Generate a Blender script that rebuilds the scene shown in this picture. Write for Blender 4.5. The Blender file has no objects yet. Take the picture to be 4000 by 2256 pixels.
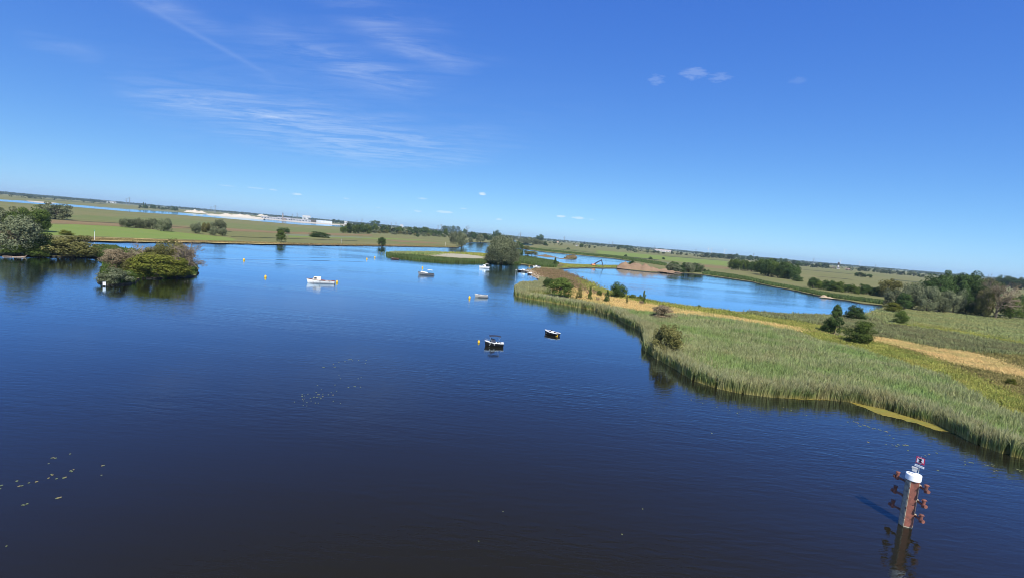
import bpy, math, random
import numpy as np
from mathutils import Vector, Matrix
from mathutils.geometry import delaunay_2d_cdt

random.seed(7); np.random.seed(7)
RNG = np.random.default_rng(11)
sc = bpy.context.scene
COL = sc.collection

# ------------------------------------------------------------------ camera, sky, sun, exposure
F = 2000.0                     # focal length, in pixels of a 4000 x 2256 survey photograph
CZ = 25.0                      # height of the drone over the water
ROLL = math.radians(4.92)
PITCH = math.atan(207 / 2000)
cr, sr, cp, sp = math.cos(ROLL), math.sin(ROLL), math.cos(PITCH), math.sin(PITCH)
SUN_EL = math.radians(50); SUN_SIDE = math.radians(11)

cam = bpy.data.cameras.new('camera'); camo = bpy.data.objects.new('camera', cam); COL.objects.link(camo)
cam.sensor_width = 36; cam.sensor_fit = 'HORIZONTAL'; cam.lens = 36 * F / 4000
cam.clip_start = 0.5; cam.clip_end = 60000
_fw = Vector((0, cp, -sp)); _r0 = Vector((1, 0, 0)); _u0 = Vector((0, sp, cp))
_rt = _r0 * cr + _u0 * sr; _up = _u0 * cr - _r0 * sr
_m = Matrix((_rt, _up, -_fw)).transposed().to_4x4(); _m.translation = (0, 0, CZ)
camo.matrix_world = _m
sc.camera = camo

sc.render.engine = 'CYCLES'
sc.cycles.use_denoising = True
sc.cycles.max_bounces = 5; sc.cycles.diffuse_bounces = 2; sc.cycles.glossy_bounces = 3
sc.cycles.transmission_bounces = 2; sc.cycles.transparent_max_bounces = 6; sc.cycles.volume_bounces = 0
sc.cycles.sample_clamp_indirect = 4; sc.cycles.filter_width = 1.0
sc.view_settings.view_transform = 'Standard'; sc.view_settings.look = 'None'
sc.view_settings.gamma = 1.0; sc.view_settings.exposure = 0.55
SKY_STRENGTH = 0.115

sun = bpy.data.lights.new('sun', 'SUN'); suno = bpy.data.objects.new('sun', sun); COL.objects.link(suno)
sun.energy = 4.5; sun.angle = math.radians(0.53); sun.color = (1.0, 0.95, 0.86)
suno.rotation_euler = (math.pi / 2 - SUN_EL, 0, SUN_SIDE); suno.location = (0, -50, 80)


def ray(px, py):
    dx, dy = px - 2000, py - 1128
    x = dx * cr + dy * sr; y = -dx * sr + dy * cr
    return np.array([x, -y * sp + F * cp, -y * cp - F * sp])


def G(px, py, z=0.0):
    d = ray(px, py); t = (CZ - z) / max(-d[2], 1.2); p = d * t
    return np.array([p[0], p[1], z])


def mpp(px, py, z=0.0):
    return (CZ - z) / max(-ray(px, py)[2], 1.2)


def hz(px):                    # image height of the horizon above a place
    return 1128 - 207 / cr + (px - 2000) * math.tan(ROLL)


# world: daylight sky with thin high cirrus and a few far fair-weather clouds
world = bpy.data.worlds.new('World'); sc.world = world; world.use_nodes = True
nt = world.node_tree; nt.nodes.clear()


def nd(tree, typ, **kw):
    n = tree.nodes.new(typ)
    for k, v in kw.items():
        setattr(n, k, v)
    return n


def link(tree, a, b): tree.links.new(a, b)


def mth(tree, op, a, b=None, c=None, clamp=False):
    n = nd(tree, 'ShaderNodeMath', operation=op, use_clamp=clamp)
    for i, v in enumerate((a, b, c)):
        if v is None: continue
        if isinstance(v, (int, float)): n.inputs[i].default_value = v
        else: link(tree, v, n.inputs[i])
    return n.outputs[0]


def mixc(tree, fac, a, b):
    n = nd(tree, 'ShaderNodeMix', data_type='RGBA')
    if isinstance(fac, (int, float)): n.inputs[0].default_value = fac
    else: link(tree, fac, n.inputs[0])
    for i, v in ((6, a), (7, b)):
        if isinstance(v, tuple): n.inputs[i].default_value = (*v[:3], 1)
        else: link(tree, v, n.inputs[i])
    return n.outputs[2]


sky = nd(nt, 'ShaderNodeTexSky', sky_type='NISHITA')
sky.sun_disc = False; sky.sun_elevation = SUN_EL; sky.sun_rotation = math.pi + SUN_SIDE
sky.altitude = 0; sky.air_density = 0.5; sky.dust_density = 0.38; sky.ozone_density = 8.0
sepc = nd(nt, 'ShaderNodeSeparateColor'); link(nt, sky.outputs[0], sepc.inputs[0])
comc = nd(nt, 'ShaderNodeCombineColor')
for i_, (gain_, gm_) in enumerate(((0.74, 1.0), (0.75, 0.80), (0.735, 0.355))):     # one response curve for the whole sky: a strongly blue day
    x_ = mth(nt, 'MULTIPLY', sepc.outputs[i_], SKY_STRENGTH)
    link(nt, mth(nt, 'MULTIPLY', mth(nt, 'POWER', x_, gm_), gain_ / SKY_STRENGTH), comc.inputs[i_])
skycol = comc.outputs[0]
tc = nd(nt, 'ShaderNodeTexCoord')
sep = nd(nt, 'ShaderNodeSeparateXYZ'); link(nt, tc.outputs['Generated'], sep.inputs[0])
zz = mth(nt, 'ADD', mth(nt, 'MAXIMUM', sep.outputs[2], 0.0), 0.06)
U = mth(nt, 'DIVIDE', sep.outputs[0], zz); V = mth(nt, 'DIVIDE', sep.outputs[1], zz)
uv = nd(nt, 'ShaderNodeCombineXYZ'); link(nt, U, uv.inputs[0]); link(nt, V, uv.inputs[1])


def plane_uv(px, py):
    d = ray(px, py); d = d / np.linalg.norm(d); z = max(d[2], 0) + 0.06
    return d[0] / z, d[1] / z


def noise(tree, vec, scale, detail=4, rough=0.55, dist=0.0):
    n = nd(tree, 'ShaderNodeTexNoise'); n.inputs['Scale'].default_value = scale
    n.inputs['Detail'].default_value = detail; n.inputs['Roughness'].default_value = rough
    n.inputs['Distortion'].default_value = dist
    if vec is not None: link(tree, vec, n.inputs['Vector'])
    return n.outputs[0]


warp = mth(nt, 'SUBTRACT', noise(nt, uv.outputs[0], 0.9, 4, 0.6), 0.5)
fib = nd(nt, 'ShaderNodeMapping'); fib.inputs['Rotation'].default_value = (0, 0, math.radians(-38)); fib.inputs['Scale'].default_value = (0.8, 2.6, 1)
link(nt, uv.outputs[0], fib.inputs[0])
fibre = noise(nt, fib.outputs[0], 2.4, 9, 0.66, 0.7)
fibm = nd(nt, 'ShaderNodeMapRange'); fibm.inputs[1].default_value = 0.40; fibm.inputs[2].default_value = 0.72
link(nt, fibre, fibm.inputs[0]); fibm = fibm.outputs[0]
total = None


def streak(a, b, wpx, amp, rag=0.35, soft=True):
    global total
    A, B = plane_uv(*a), plane_uv(*b)
    mx, my = (a[0] + b[0]) / 2, (a[1] + b[1]) / 2
    ex, ey = b[0] - a[0], b[1] - a[1]; L0 = math.hypot(ex, ey)
    C = plane_uv(mx - ey / L0 * wpx, my + ex / L0 * wpx); M0 = plane_uv(mx, my)
    dx, dy = B[0] - A[0], B[1] - A[1]; L = math.hypot(dx, dy); ux, uy = dx / L, dy / L
    w = abs(-(C[0] - M0[0]) * uy + (C[1] - M0[1]) * ux) + 1e-4
    du = mth(nt, 'SUBTRACT', U, A[0]); dv = mth(nt, 'SUBTRACT', V, A[1])
    t = mth(nt, 'DIVIDE', mth(nt, 'ADD', mth(nt, 'MULTIPLY', du, ux), mth(nt, 'MULTIPLY', dv, uy)), L)
    s = mth(nt, 'DIVIDE', mth(nt, 'ADD', mth(nt, 'MULTIPLY', du, -uy), mth(nt, 'MULTIPLY', dv, ux)), w)
    s = mth(nt, 'ADD', s, mth(nt, 'MULTIPLY', warp, rag / 0.12))
    g = mth(nt, 'EXPONENT', mth(nt, 'MULTIPLY', mth(nt, 'MULTIPLY', s, s), -1.0))
    q = mth(nt, 'SUBTRACT', mth(nt, 'MULTIPLY', t, 2.0), 1.0)
    e = mth(nt, 'SUBTRACT', 1.0, mth(nt, 'POWER', mth(nt, 'ABSOLUTE', q), 2.0), clamp=True)
    m = mth(nt, 'MULTIPLY', mth(nt, 'MULTIPLY', g, e), amp)
    if soft: m = mth(nt, 'MULTIPLY', m, mth(nt, 'ADD', mth(nt, 'MULTIPLY', fibm, 0.95), 0.05))
    total = m if total is None else mth(nt, 'ADD', total, m)


streak((380, -80), (1080, 310), 10, 0.06, 0.08, False)
streak((450, -60), (900, 150), 34, 0.16, 0.1)
streak((420, 340), (1280, 500), 44, 0.23, 0.3)
streak((620, 400), (1310, 492), 12, 0.13, 0.15)
streak((860, 450), (1860, 660), 60, 0.22, 0.35)
streak((900, 100), (1700, 380), 58, 0.23, 0.5)
streak((1260, -60), (1850, 300), 70, 0.24, 0.5)
streak((40, 140), (420, 230), 30, 0.10, 0.2)
streak((300, 330), (1900, 640), 110, 0.10, 0.3)
azn = nd(nt, 'ShaderNodeMapping'); azn.inputs['Scale'].default_value = (60, 60, 220)
link(nt, tc.outputs['Generated'], azn.inputs[0])
puffn = mth(nt, 'SUBTRACT', noise(nt, azn.outputs[0], 1.0, 5, 0.62), 0.5)
azz = mth(nt, 'ARCTAN2', sep.outputs[0], sep.outputs[1])


def puff(px, py, w, h, amp):
    global total
    d = ray(px, py); az = math.atan2(d[0], d[1]); n = np.linalg.norm(d); el = d[2] / n
    k = 1.0 / math.hypot(F, abs(px - 2000)) * 0.9
    a = mth(nt, 'DIVIDE', mth(nt, 'SUBTRACT', azz, az), w * k)
    b = mth(nt, 'DIVIDE', mth(nt, 'SUBTRACT', sep.outputs[2], el), h * k)
    r = mth(nt, 'ADD', mth(nt, 'MULTIPLY', a, a), mth(nt, 'MULTIPLY', b, b))
    r = mth(nt, 'ADD', r, mth(nt, 'MULTIPLY', puffn, 5.0))
    m = mth(nt, 'MULTIPLY', mth(nt, 'MULTIPLY', mth(nt, 'SUBTRACT', 1.25, r), 0.8, clamp=True), amp)
    total = mth(nt, 'ADD', total, m)


for c in ((1883, 757, 16, 7, .62), (1155, 759, 22, 5, .42), (1066, 741, 16, 4, .30), (1000, 735, 30, 3, .2), (1645, 776, 24, 5, .33),
          (1352, 775, 18, 4, .25), (1632, 825, 16, 5, .38), (1735, 828, 34, 5, .34), (1950, 858, 14, 4, .40), (2190, 845, 18, 5, .45),
          (2262, 852, 34, 5, .40), (2308, 858, 14, 4, .3), (1810, 815, 14, 3, .25), (880, 725, 40, 3, .18), (1480, 812, 12, 3, .2),
          (2565, 312, 34, 20, .10), (2710, 288, 56, 20, .13), (2810, 303, 40, 18, .10), (3120, 316, 36, 12, .05)):
    puff(*c)
total = mth(nt, 'MULTIPLY', total, 1.0, clamp=True)
final = mixc(nt, total, skycol, (5.6, 6.1, 6.5))
bg = nd(nt, 'ShaderNodeBackground'); bg.inputs[1].default_value = SKY_STRENGTH
link(nt, final, bg.inputs[0])
wo = nd(nt, 'ShaderNodeOutputWorld'); link(nt, bg.outputs[0], wo.inputs[0])

# ------------------------------------------------------------------ materials
MATS = {}


def srgb(r, g, b):
    f = lambda c: ((c / 255) / 12.92 if c / 255 <= 0.04045 else ((c / 255 + 0.055) / 1.055) ** 2.4)
    return (f(r), f(g), f(b))


def solid(name, col, rough=0.6, var=0.12, scale=6.0, metal=0.0, bump=0.0, spec=0.4, col2=None):
    """plain painted / natural surface with a little grain in its colour"""
    if name in MATS: return MATS[name]
    m = bpy.data.materials.new(name); m.use_nodes = True; t = m.node_tree
    b = t.nodes['Principled BSDF']; b.inputs['Roughness'].default_value = rough; b.inputs['Metallic'].default_value = metal
    b.inputs['Specular IOR Level'].default_value = spec
    co = nd(t, 'ShaderNodeTexCoord')
    n = noise(t, co.outputs['Object'], scale, 5, 0.6)
    c2 = col2 or tuple(c * (1 - 2.2 * var) for c in col); c1 = tuple(min(1, c * (1 + var)) for c in col)
    mr = nd(t, 'ShaderNodeMapRange'); mr.inputs[1].default_value = 0.3; mr.inputs[2].default_value = 0.7; link(t, n, mr.inputs[0])
    link(t, mixc(t, mr.outputs[0], c2, c1), b.inputs['Base Color'])
    if bump:
        bp = nd(t, 'ShaderNodeBump'); bp.inputs['Strength'].default_value = bump; bp.inputs['Distance'].default_value = 0.1
        link(t, n, bp.inputs['Height']); link(t, bp.outputs[0], b.inputs['Normal'])
    MATS[name] = m; return m


def land(name, c1, c2, c3=None, s1=0.05, s2=0.6, streakx=1.0):
    """field / soil surface: two scales of colour patches, seen from afar"""
    if name in MATS: return MATS[name]
    m = bpy.data.materials.new(name); m.use_nodes = True; t = m.node_tree
    b = t.nodes['Principled BSDF']; b.inputs['Roughness'].default_value = 0.95; b.inputs['Specular IOR Level'].default_value = 0.1
    g = nd(t, 'ShaderNodeNewGeometry')
    mp = nd(t, 'ShaderNodeMapping'); mp.inputs['Scale'].default_value = (1 / streakx, 1, 1); mp.inputs['Rotation'].default_value = (0, 0, 0.12)
    link(t, g.outputs['Position'], mp.inputs[0])
    a = noise(t, mp.outputs[0], s1, 5, 0.6); f = noise(t, mp.outputs[0], s2, 4, 0.7)
    r1 = nd(t, 'ShaderNodeMapRange'); r1.inputs[1].default_value = 0.36; r1.inputs[2].default_value = 0.64; link(t, a, r1.inputs[0])
    r2 = nd(t, 'ShaderNodeMapRange'); r2.inputs[1].default_value = 0.35; r2.inputs[2].default_value = 0.75; link(t, f, r2.inputs[0])
    col = mixc(t, r1.outputs[0], c1, c2)
    c3 = c3 or tuple(x * 0.65 for x in c1)
    col = mixc(t, mth(t, 'MULTIPLY', r2.outputs[0], 0.55), col, c3)
    link(t, col, b.inputs['Base Color'])
    MATS[name] = m; return m


def leafy(name, dark, light, trans=0.28, rnd=0.22):
    """leaf material: every leaf has its own tint, every plant a slight overall tint"""
    if name in MATS: return MATS[name]
    m = bpy.data.materials.new(name); m.use_nodes = True; t = m.node_tree
    t.nodes.remove(t.nodes['Principled BSDF']); out = t.nodes['Material Output']
    at = nd(t, 'ShaderNodeAttribute', attribute_name='tint')
    col = mixc(t, at.outputs['Fac'], dark, light)
    oi = nd(t, 'ShaderNodeObjectInfo')
    v = mth(t, 'ADD', mth(t, 'MULTIPLY', oi.outputs['Random'], rnd * 2), 1 - rnd)
    hs = nd(t, 'ShaderNodeHueSaturation'); link(t, v, hs.inputs['Value']); link(t, col, hs.inputs['Color'])
    hs.inputs['Saturation'].default_value = 1.0
    d = nd(t, 'ShaderNodeBsdfDiffuse'); tr = nd(t, 'ShaderNodeBsdfTranslucent')
    link(t, hs.outputs[0], d.inputs[0]); link(t, hs.outputs[0], tr.inputs[0])
    mx = nd(t, 'ShaderNodeMixShader'); mx.inputs[0].default_value = trans
    link(t, d.outputs[0], mx.inputs[1]); link(t, tr.outputs[0], mx.inputs[2]); link(t, mx.outputs[0], out.inputs[0])
    MATS[name] = m; return m


def blade_mat(name, base, mid, tip, vary=0.5, trans=0.25, patch=0.06, patchcol=None):
    """reed / grass blades: colour runs from stalk to plume, differs by blade and by patch of the stand"""
    if name in MATS: return MATS[name]
    m = bpy.data.materials.new(name); m.use_nodes = True; t = m.node_tree
    t.nodes.remove(t.nodes['Principled BSDF']); out = t.nodes['Material Output']
    ah = nd(t, 'ShaderNodeAttribute', attribute_name='up'); at = nd(t, 'ShaderNodeAttribute', attribute_name='tint')
    lo = nd(t, 'ShaderNodeMapRange'); lo.inputs[1].default_value = 0.0; lo.inputs[2].default_value = 0.45; link(t, ah.outputs['Fac'], lo.inputs[0])
    hi = nd(t, 'ShaderNodeMapRange'); hi.inputs[1].default_value = 0.5; hi.inputs[2].default_value = 1.0; link(t, ah.outputs['Fac'], hi.inputs[0])
    col = mixc(t, hi.outputs[0], mixc(t, lo.outputs[0], base, mid), tip)
    g = nd(t, 'ShaderNodeNewGeometry')
    pn = noise(t, g.outputs['Position'], patch, 4, 0.6)
    pr = nd(t, 'ShaderNodeMapRange'); pr.inputs[1].default_value = 0.45; pr.inputs[2].default_value = 0.62; link(t, pn, pr.inputs[0])
    if patchcol:
        col = mixc(t, mth(t, 'MULTIPLY', pr.outputs[0], 0.7), col, patchcol)
        pn2 = noise(t, g.outputs['Position'], patch * 3.1, 3, 0.6); pr2 = nd(t, 'ShaderNodeMapRange'); pr2.inputs[1].default_value = 0.54; pr2.inputs[2].default_value = 0.68; link(t, pn2, pr2.inputs[0])
        col = mixc(t, mth(t, 'MULTIPLY', pr2.outputs[0], 0.5), col, tuple(c * q for c, q in zip(tip, (.95, .85, .8))))
    v = mth(t, 'ADD', mth(t, 'MULTIPLY', at.outputs['Fac'], vary * 2), 1 - vary)
    hs = nd(t, 'ShaderNodeHueSaturation'); link(t, v, hs.inputs['Value']); link(t, col, hs.inputs['Color'])
    d = nd(t, 'ShaderNodeBsdfDiffuse'); tr = nd(t, 'ShaderNodeBsdfTranslucent')
    link(t, hs.outputs[0], d.inputs[0]); link(t, hs.outputs[0], tr.inputs[0])
    mx = nd(t, 'ShaderNodeMixShader'); mx.inputs[0].default_value = trans
    link(t, d.outputs[0], mx.inputs[1]); link(t, tr.outputs[0], mx.inputs[2]); link(t, mx.outputs[0], out.inputs[0])
    MATS[name] = m; return m


def water_mat():
    m = bpy.data.materials.new('water'); m.use_nodes = True; t = m.node_tree
    t.nodes.remove(t.nodes['Principled BSDF']); out = t.nodes['Material Output']
    g = nd(t, 'ShaderNodeNewGeometry')
    mp = nd(t, 'ShaderNodeMapping'); mp.inputs['Rotation'].default_value = (0, 0, math.radians(14)); mp.inputs['Scale'].default_value = (0.42, 1.25, 1)
    link(t, g.outputs['Position'], mp.inputs[0])
    h1 = noise(t, mp.outputs[0], 1.15, 3, 0.5, 0.4)          # short ripples
    mp2 = nd(t, 'ShaderNodeMapping'); mp2.inputs['Rotation'].default_value = (0, 0, math.radians(9)); mp2.inputs['Scale'].default_value = (0.16, 0.8, 1)
    link(t, g.outputs['Position'], mp2.inputs[0])
    h2 = noise(t, mp2.outputs[0], 0.5, 2, 0.5, 0.6)           # long low swell lines
    mp3 = nd(t, 'ShaderNodeMapping'); mp3.inputs['Rotation'].default_value = (0, 0, math.radians(6)); mp3.inputs['Scale'].default_value = (0.25, 1, 1)
    link(t, g.outputs['Position'], mp3.inputs[0])
    gust = noise(t, mp3.outputs[0], 0.022, 3, 0.55)           # puffs of wind roughen some reaches
    gr = nd(t, 'ShaderNodeMapRange'); gr.inputs[1].default_value = 0.42; gr.inputs[2].default_value = 0.66
    gr.inputs[3].default_value = 0.4; gr.inputs[4].default_value = 1.7; link(t, gust, gr.inputs[0])
    hh = mth(t, 'ADD', mth(t, 'MULTIPLY', h1, 0.036), mth(t, 'MULTIPLY', h2, 0.032))
    hh = mth(t, 'MULTIPLY', hh, gr.outputs[0])
    sx = nd(t, 'ShaderNodeSeparateXYZ'); link(t, g.outputs['Position'], sx.inputs[0])
    wob = mth(t, 'MULTIPLY', mth(t, 'SUBTRACT', noise(t, g.outputs['Position'], 0.03, 2, 0.5), 0.5), 7.0)
    for a_, b_, amp, wd in (((690, 1007), (1470, 1024), .16, 1.3), ((880, 1004), (1560, 1010), .09, 1.1), ((930, 1022), (1330, 1046), .06, 2.4), ((1330, 1058), (1600, 1066), .06, 2.0)):      # old wakes of a boat that has passed
        A, B = G(*a_)[:2], G(*b_)[:2]; L = float(np.linalg.norm(B - A)); u = (B - A) / L
        dx_ = mth(t, 'SUBTRACT', sx.outputs[0], float(A[0])); dy_ = mth(t, 'SUBTRACT', sx.outputs[1], float(A[1]))
        al = mth(t, 'DIVIDE', mth(t, 'ADD', mth(t, 'MULTIPLY', dx_, float(u[0])), mth(t, 'MULTIPLY', dy_, float(u[1]))), L)
        ac = mth(t, 'ADD', mth(t, 'ADD', mth(t, 'MULTIPLY', dx_, float(-u[1])), mth(t, 'MULTIPLY', dy_, float(u[0]))), wob)
        q_ = mth(t, 'SUBTRACT', mth(t, 'MULTIPLY', al, 2.0), 1.0); en = mth(t, 'SUBTRACT', 1.0, mth(t, 'MULTIPLY', q_, q_), clamp=True)
        gs = mth(t, 'EXPONENT', mth(t, 'MULTIPLY', mth(t, 'POWER', mth(t, 'ABSOLUTE', mth(t, 'DIVIDE', ac, wd)), 2.0), -1.0))
        hh = mth(t, 'ADD', hh, mth(t, 'MULTIPLY', mth(t, 'MULTIPLY', gs, en), amp))
    bp = nd(t, 'ShaderNodeBump'); bp.inputs['Strength'].default_value = 1.0; bp.inputs['Distance'].default_value = 1.0
    link(t, hh, bp.inputs['Height'])
    fr = nd(t, 'ShaderNodeFresnel'); fr.inputs['IOR'].default_value = 1.333; link(t, bp.outputs[0], fr.inputs['Normal'])
    fac = mth(t, 'MAXIMUM', mth(t, 'SUBTRACT', mth(t, 'MULTIPLY', fr.outputs[0], 1.75, clamp=False), 0.052), 0.008)
    fac = mth(t, 'MINIMUM', fac, 1.0)
    gl = nd(t, 'ShaderNodeBsdfGlossy'); gl.inputs['Color'].default_value = (0.70, 0.86, 1.0, 1); gl.inputs['Roughness'].default_value = 0.03; link(t, bp.outputs[0], gl.inputs['Normal'])
    df = nd(t, 'ShaderNodeBsdfDiffuse'); df.inputs['Color'].default_value = (0.0135, 0.0120, 0.0060, 1)
    mx = nd(t, 'ShaderNodeMixShader'); link(t, fac, mx.inputs[0]); link(t, df.outputs[0], mx.inputs[1]); link(t, gl.outputs[0], mx.inputs[2])
    link(t, mx.outputs[0], out.inputs[0])
    return m


WATER = water_mat(); MATS['water'] = WATER
GROUND = land('field_ground', (0.150, 0.158, 0.052), (0.20, 0.178, 0.075), (0.105, 0.112, 0.042), 0.009, 0.12, 3.0)
MUD = solid('mud_bank', (0.035, 0.03, 0.02), 0.9, 0.3, 0.8)

# ------------------------------------------------------------------ mesh helpers


def mesh_np(name, V, tris=None, quads=None, attrs=None):
    me = bpy.data.meshes.new(name)
    V = np.asarray(V, np.float32); me.vertices.add(len(V)); me.vertices.foreach_set('co', V.ravel())
    li, ls, lt = [], [], []; off = 0
    for arr, k in ((tris, 3), (quads, 4)):
        if arr is None or len(arr) == 0: continue
        arr = np.asarray(arr, np.int32); li.append(arr.ravel()); n = len(arr)
        ls.append(off + np.arange(n, dtype=np.int32) * k); lt.append(np.full(n, k, np.int32)); off += n * k
    li = np.concatenate(li); ls = np.concatenate(ls); lt = np.concatenate(lt)
    me.loops.add(len(li)); me.loops.foreach_set('vertex_index', li)
    me.polygons.add(len(ls)); me.polygons.foreach_set('loop_start', ls)
    me.polygons.foreach_set('loop_total', lt)
    for k, a in (attrs or {}).items():
        at = me.attributes.new(k, 'FLOAT', 'POINT'); at.data.foreach_set('value', np.asarray(a, np.float32))
    me.update(calc_edges=True); me.validate(); return me


class MB:
    """collects shapes into one mesh"""
    def __init__(s): s.v = []; s.f = []

    def add(s, v, f):
        o = len(s.v); s.v += [tuple(map(float, p)) for p in v]; s.f += [tuple(i + o for i in q) for q in f]; return s

    def box(s, c, d, top=(1, 1), shift=(0, 0), rot=0.0):
        x, y, z = d[0] / 2, d[1] / 2, d[2] / 2; pts = []
        for k, (a, b) in ((-1, (1, 1)), (1, top)):
            for i, j in ((-1, -1), (1, -1), (1, 1), (-1, 1)):
                px, py = i * x * a + (shift[0] if k > 0 else 0), j * y * b + (shift[1] if k > 0 else 0)
                pts.append((c[0] + px * math.cos(rot) - py * math.sin(rot), c[1] + px * math.sin(rot) + py * math.cos(rot), c[2] + k * z))
        return s.add(pts, [(3, 2, 1, 0), (4, 5, 6, 7), (0, 1, 5, 4), (1, 2, 6, 5), (2, 3, 7, 6), (3, 0, 4, 7)])

    def tube(s, a, b, r0, r1=None, n=8, cap=True):
        a, b = Vector(a), Vector(b); r1 = r0 if r1 is None else r1; d = (b - a).normalized()
        u = d.orthogonal().normalized(); w = d.cross(u); pts = []
        for p, r in ((a, r0), (b, r1)):
            for i in range(n):
                t = 2 * math.pi * i / n; pts.append(p + (u * math.cos(t) + w * math.sin(t)) * r)
        f = [(i, (i + 1) % n, n + (i + 1) % n, n + i) for i in range(n)]
        if cap: f += [tuple(range(n))[::-1], tuple(range(n, 2 * n))]
        return s.add(pts, f)

    def lathe(s, prof, c=(0, 0, 0), n=16):
        pts = []; f = []
        for r, z in prof:
            for i in range(n):
                t = 2 * math.pi * i / n; pts.append((c[0] + r * math.cos(t), c[1] + r * math.sin(t), c[2] + z))
        for k in range(len(prof) - 1):
            for i in range(n): f.append((k * n + i, k * n + (i + 1) % n, (k + 1) * n + (i + 1) % n, (k + 1) * n + i))
        f += [tuple(range(n))[::-1], tuple(range((len(prof) - 1) * n, len(prof) * n))]
        return s.add(pts, f)

    def mesh(s, name, smooth=False):
        me = bpy.data.meshes.new(name); me.from_pydata(s.v, [], s.f); me.validate(); me.update()
        if smooth: me.polygons.foreach_set('use_smooth', [True] * len(me.polygons))
        return me

    def build(s, name, mat, parent=None, smooth=False, label=None):
        return obj(name, s.mesh(name, smooth), mat, parent, label)


def obj(name, me, mat=None, parent=None, label=None):
    o = bpy.data.objects.new(name, me); COL.objects.link(o)
    if mat is not None and len(me.materials) == 0: me.materials.append(mat)
    if parent is not None: o.parent = parent
    if label: o['label'] = label
    return o


def tag(o, label, cat, group=None):
    o['label'] = label; o['category'] = cat
    if group: o['group'] = group
    return o


def empty(name, loc, rz=0.0):
    o = bpy.data.objects.new(name, None); COL.objects.link(o); o.location = tuple(map(float, loc)); o.rotation_euler = (0, 0, rz); o.empty_display_size = 0.5
    return o


def struct(o): o['kind'] = 'structure'; return o


def stuff(o, label, cat): o['kind'] = 'stuff'; o['label'] = label; o['category'] = cat; return o


def inside(P, loop):
    P = np.asarray(P); L = np.asarray(loop); x, y = P[:, 0], P[:, 1]; r = np.zeros(len(P), bool); j = len(L) - 1
    for i in range(len(L)):
        xi, yi = L[i]; xj, yj = L[j]
        if yi != yj: r ^= ((yi > y) != (yj > y)) & (x < (xj - xi) * (y - yi) / (yj - yi) + xi)
        j = i
    return r


def world_loop(pts, rag=1.0, step=0.012, closed=True, z=0.0):
    """photo survey points (px, py) or ('w', X, Y) -> ragged world outline"""
    W = [np.array(p[1:], float) if p[0] == 'w' else G(p[0], p[1], z)[:2] for p in pts]
    out = []; n = len(W); r = random.Random(len(pts) * 31 + int(abs(W[0][0])))
    for i in range(n if closed else n - 1):
        a, b = W[i], W[(i + 1) % n]; d = np.linalg.norm(b - a); mid = np.linalg.norm((a + b) / 2)
        k = int(min(60, max(1, d / max(0.7, step * mid)))); nrm = np.array([-(b - a)[1], (b - a)[0]]) / max(d, 1e-6)
        far = min(np.linalg.norm(a), np.linalg.norm(b)) > 3000
        for q in range(k):
            p = a + (b - a) * q / k
            amp = 0 if far else min(0.35 * d / k, 0.004 * mid * rag)
            out.append(p + nrm * r.uniform(-amp, amp))
    if not closed: out.append(W[-1])
    return np.array(out)


def cdt(loops):
    vs, es = [], []
    for L in loops:
        o = len(vs); n = len(L); vs += [Vector((float(p[0]), float(p[1]))) for p in L]; es += [(o + i, o + (i + 1) % n) for i in range(n)]
    v, e, f, *_ = delaunay_2d_cdt(vs, es, [], 0, 1e-4)
    return np.array([(p.x, p.y) for p in v]), np.array([tuple(t) for t in f])


def sheet(name, pts, mat, z, rag=2.2, uz=0.5):
    L = world_loop(pts, rag, z=uz); v, f = cdt([L]); c = v[f].mean(1); f = f[inside(c, L)]
    a, b, d = v[f[:, 0]], v[f[:, 1]], v[f[:, 2]]
    flip = np.cross(b - a, d - a) < 0; f[flip] = f[flip][:, ::-1]
    return struct(obj(name, mesh_np(name, np.c_[v, np.full(len(v), z)], tris=f), mat))


# ------------------------------------------------------------------ the setting: water and ground
GZ = 0.5
wq = MB().add([(-2500, -400, 0), (2500, -400, 0), (2500, 1600, 0), (-2500, 1600, 0)], [(0, 1, 2, 3)])
struct(wq.build('water', WATER))

far_bank = [(0, 940), (200, 941), (350, 943), (609, 948), (800, 950), (917, 953), (1135, 957), (1321, 960), (1500, 962), (1650, 965), (1785, 967), (1806, 964), (1816, 950), (1844, 947), (1903, 948), (1960, 951), (1992, 962)]
mid_lake = [(2050, 974), (2112, 983), (2217, 993), (2310, 1002), (2404, 1011), (2472, 1022), (2448, 1031), (2425, 1036), (2373, 1037), (2264, 1034), (2200, 1030), (2155, 1020), (2047, 1009), (2030, 1002)]
island = [(2010, 992), (1985, 988), (1888, 990), (1785, 987), (1664, 985), (1545, 988), (1528, 996), (1533, 1005), (1648, 1017), (1742, 1024), (1909, 1026), (1985, 1031), (2021, 1031), (2077, 1039), (2105, 1046)]
near_shore = [(2075, 1052), (2059, 1056), (2075, 1068), (2096, 1081), (2127, 1098), (2119, 1113), (2047, 1120), (2029, 1135), (2028, 1156), (2078, 1167), (2155, 1179), (2280, 1201), (2342, 1212), (2404, 1232), (2462, 1265), (2530, 1298),
              (2537, 1367), (2586, 1402), (2664, 1445), (2726, 1485), (2804, 1510), (2897, 1530), (3021, 1544), (3077, 1547), (3200, 1550), (3334, 1565), (3468, 1594), (3580, 1630), (3692, 1662), (3773, 1702), (3849, 1738), (3938, 1769), (4000, 1785)]
river = [('w', -700, -300), ('w', -700, 120)] + [(-420, 938)] + far_bank + mid_lake + island + near_shore + [(4300, 1880), ('w', 100, 20), ('w', 140, -300)]
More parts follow.
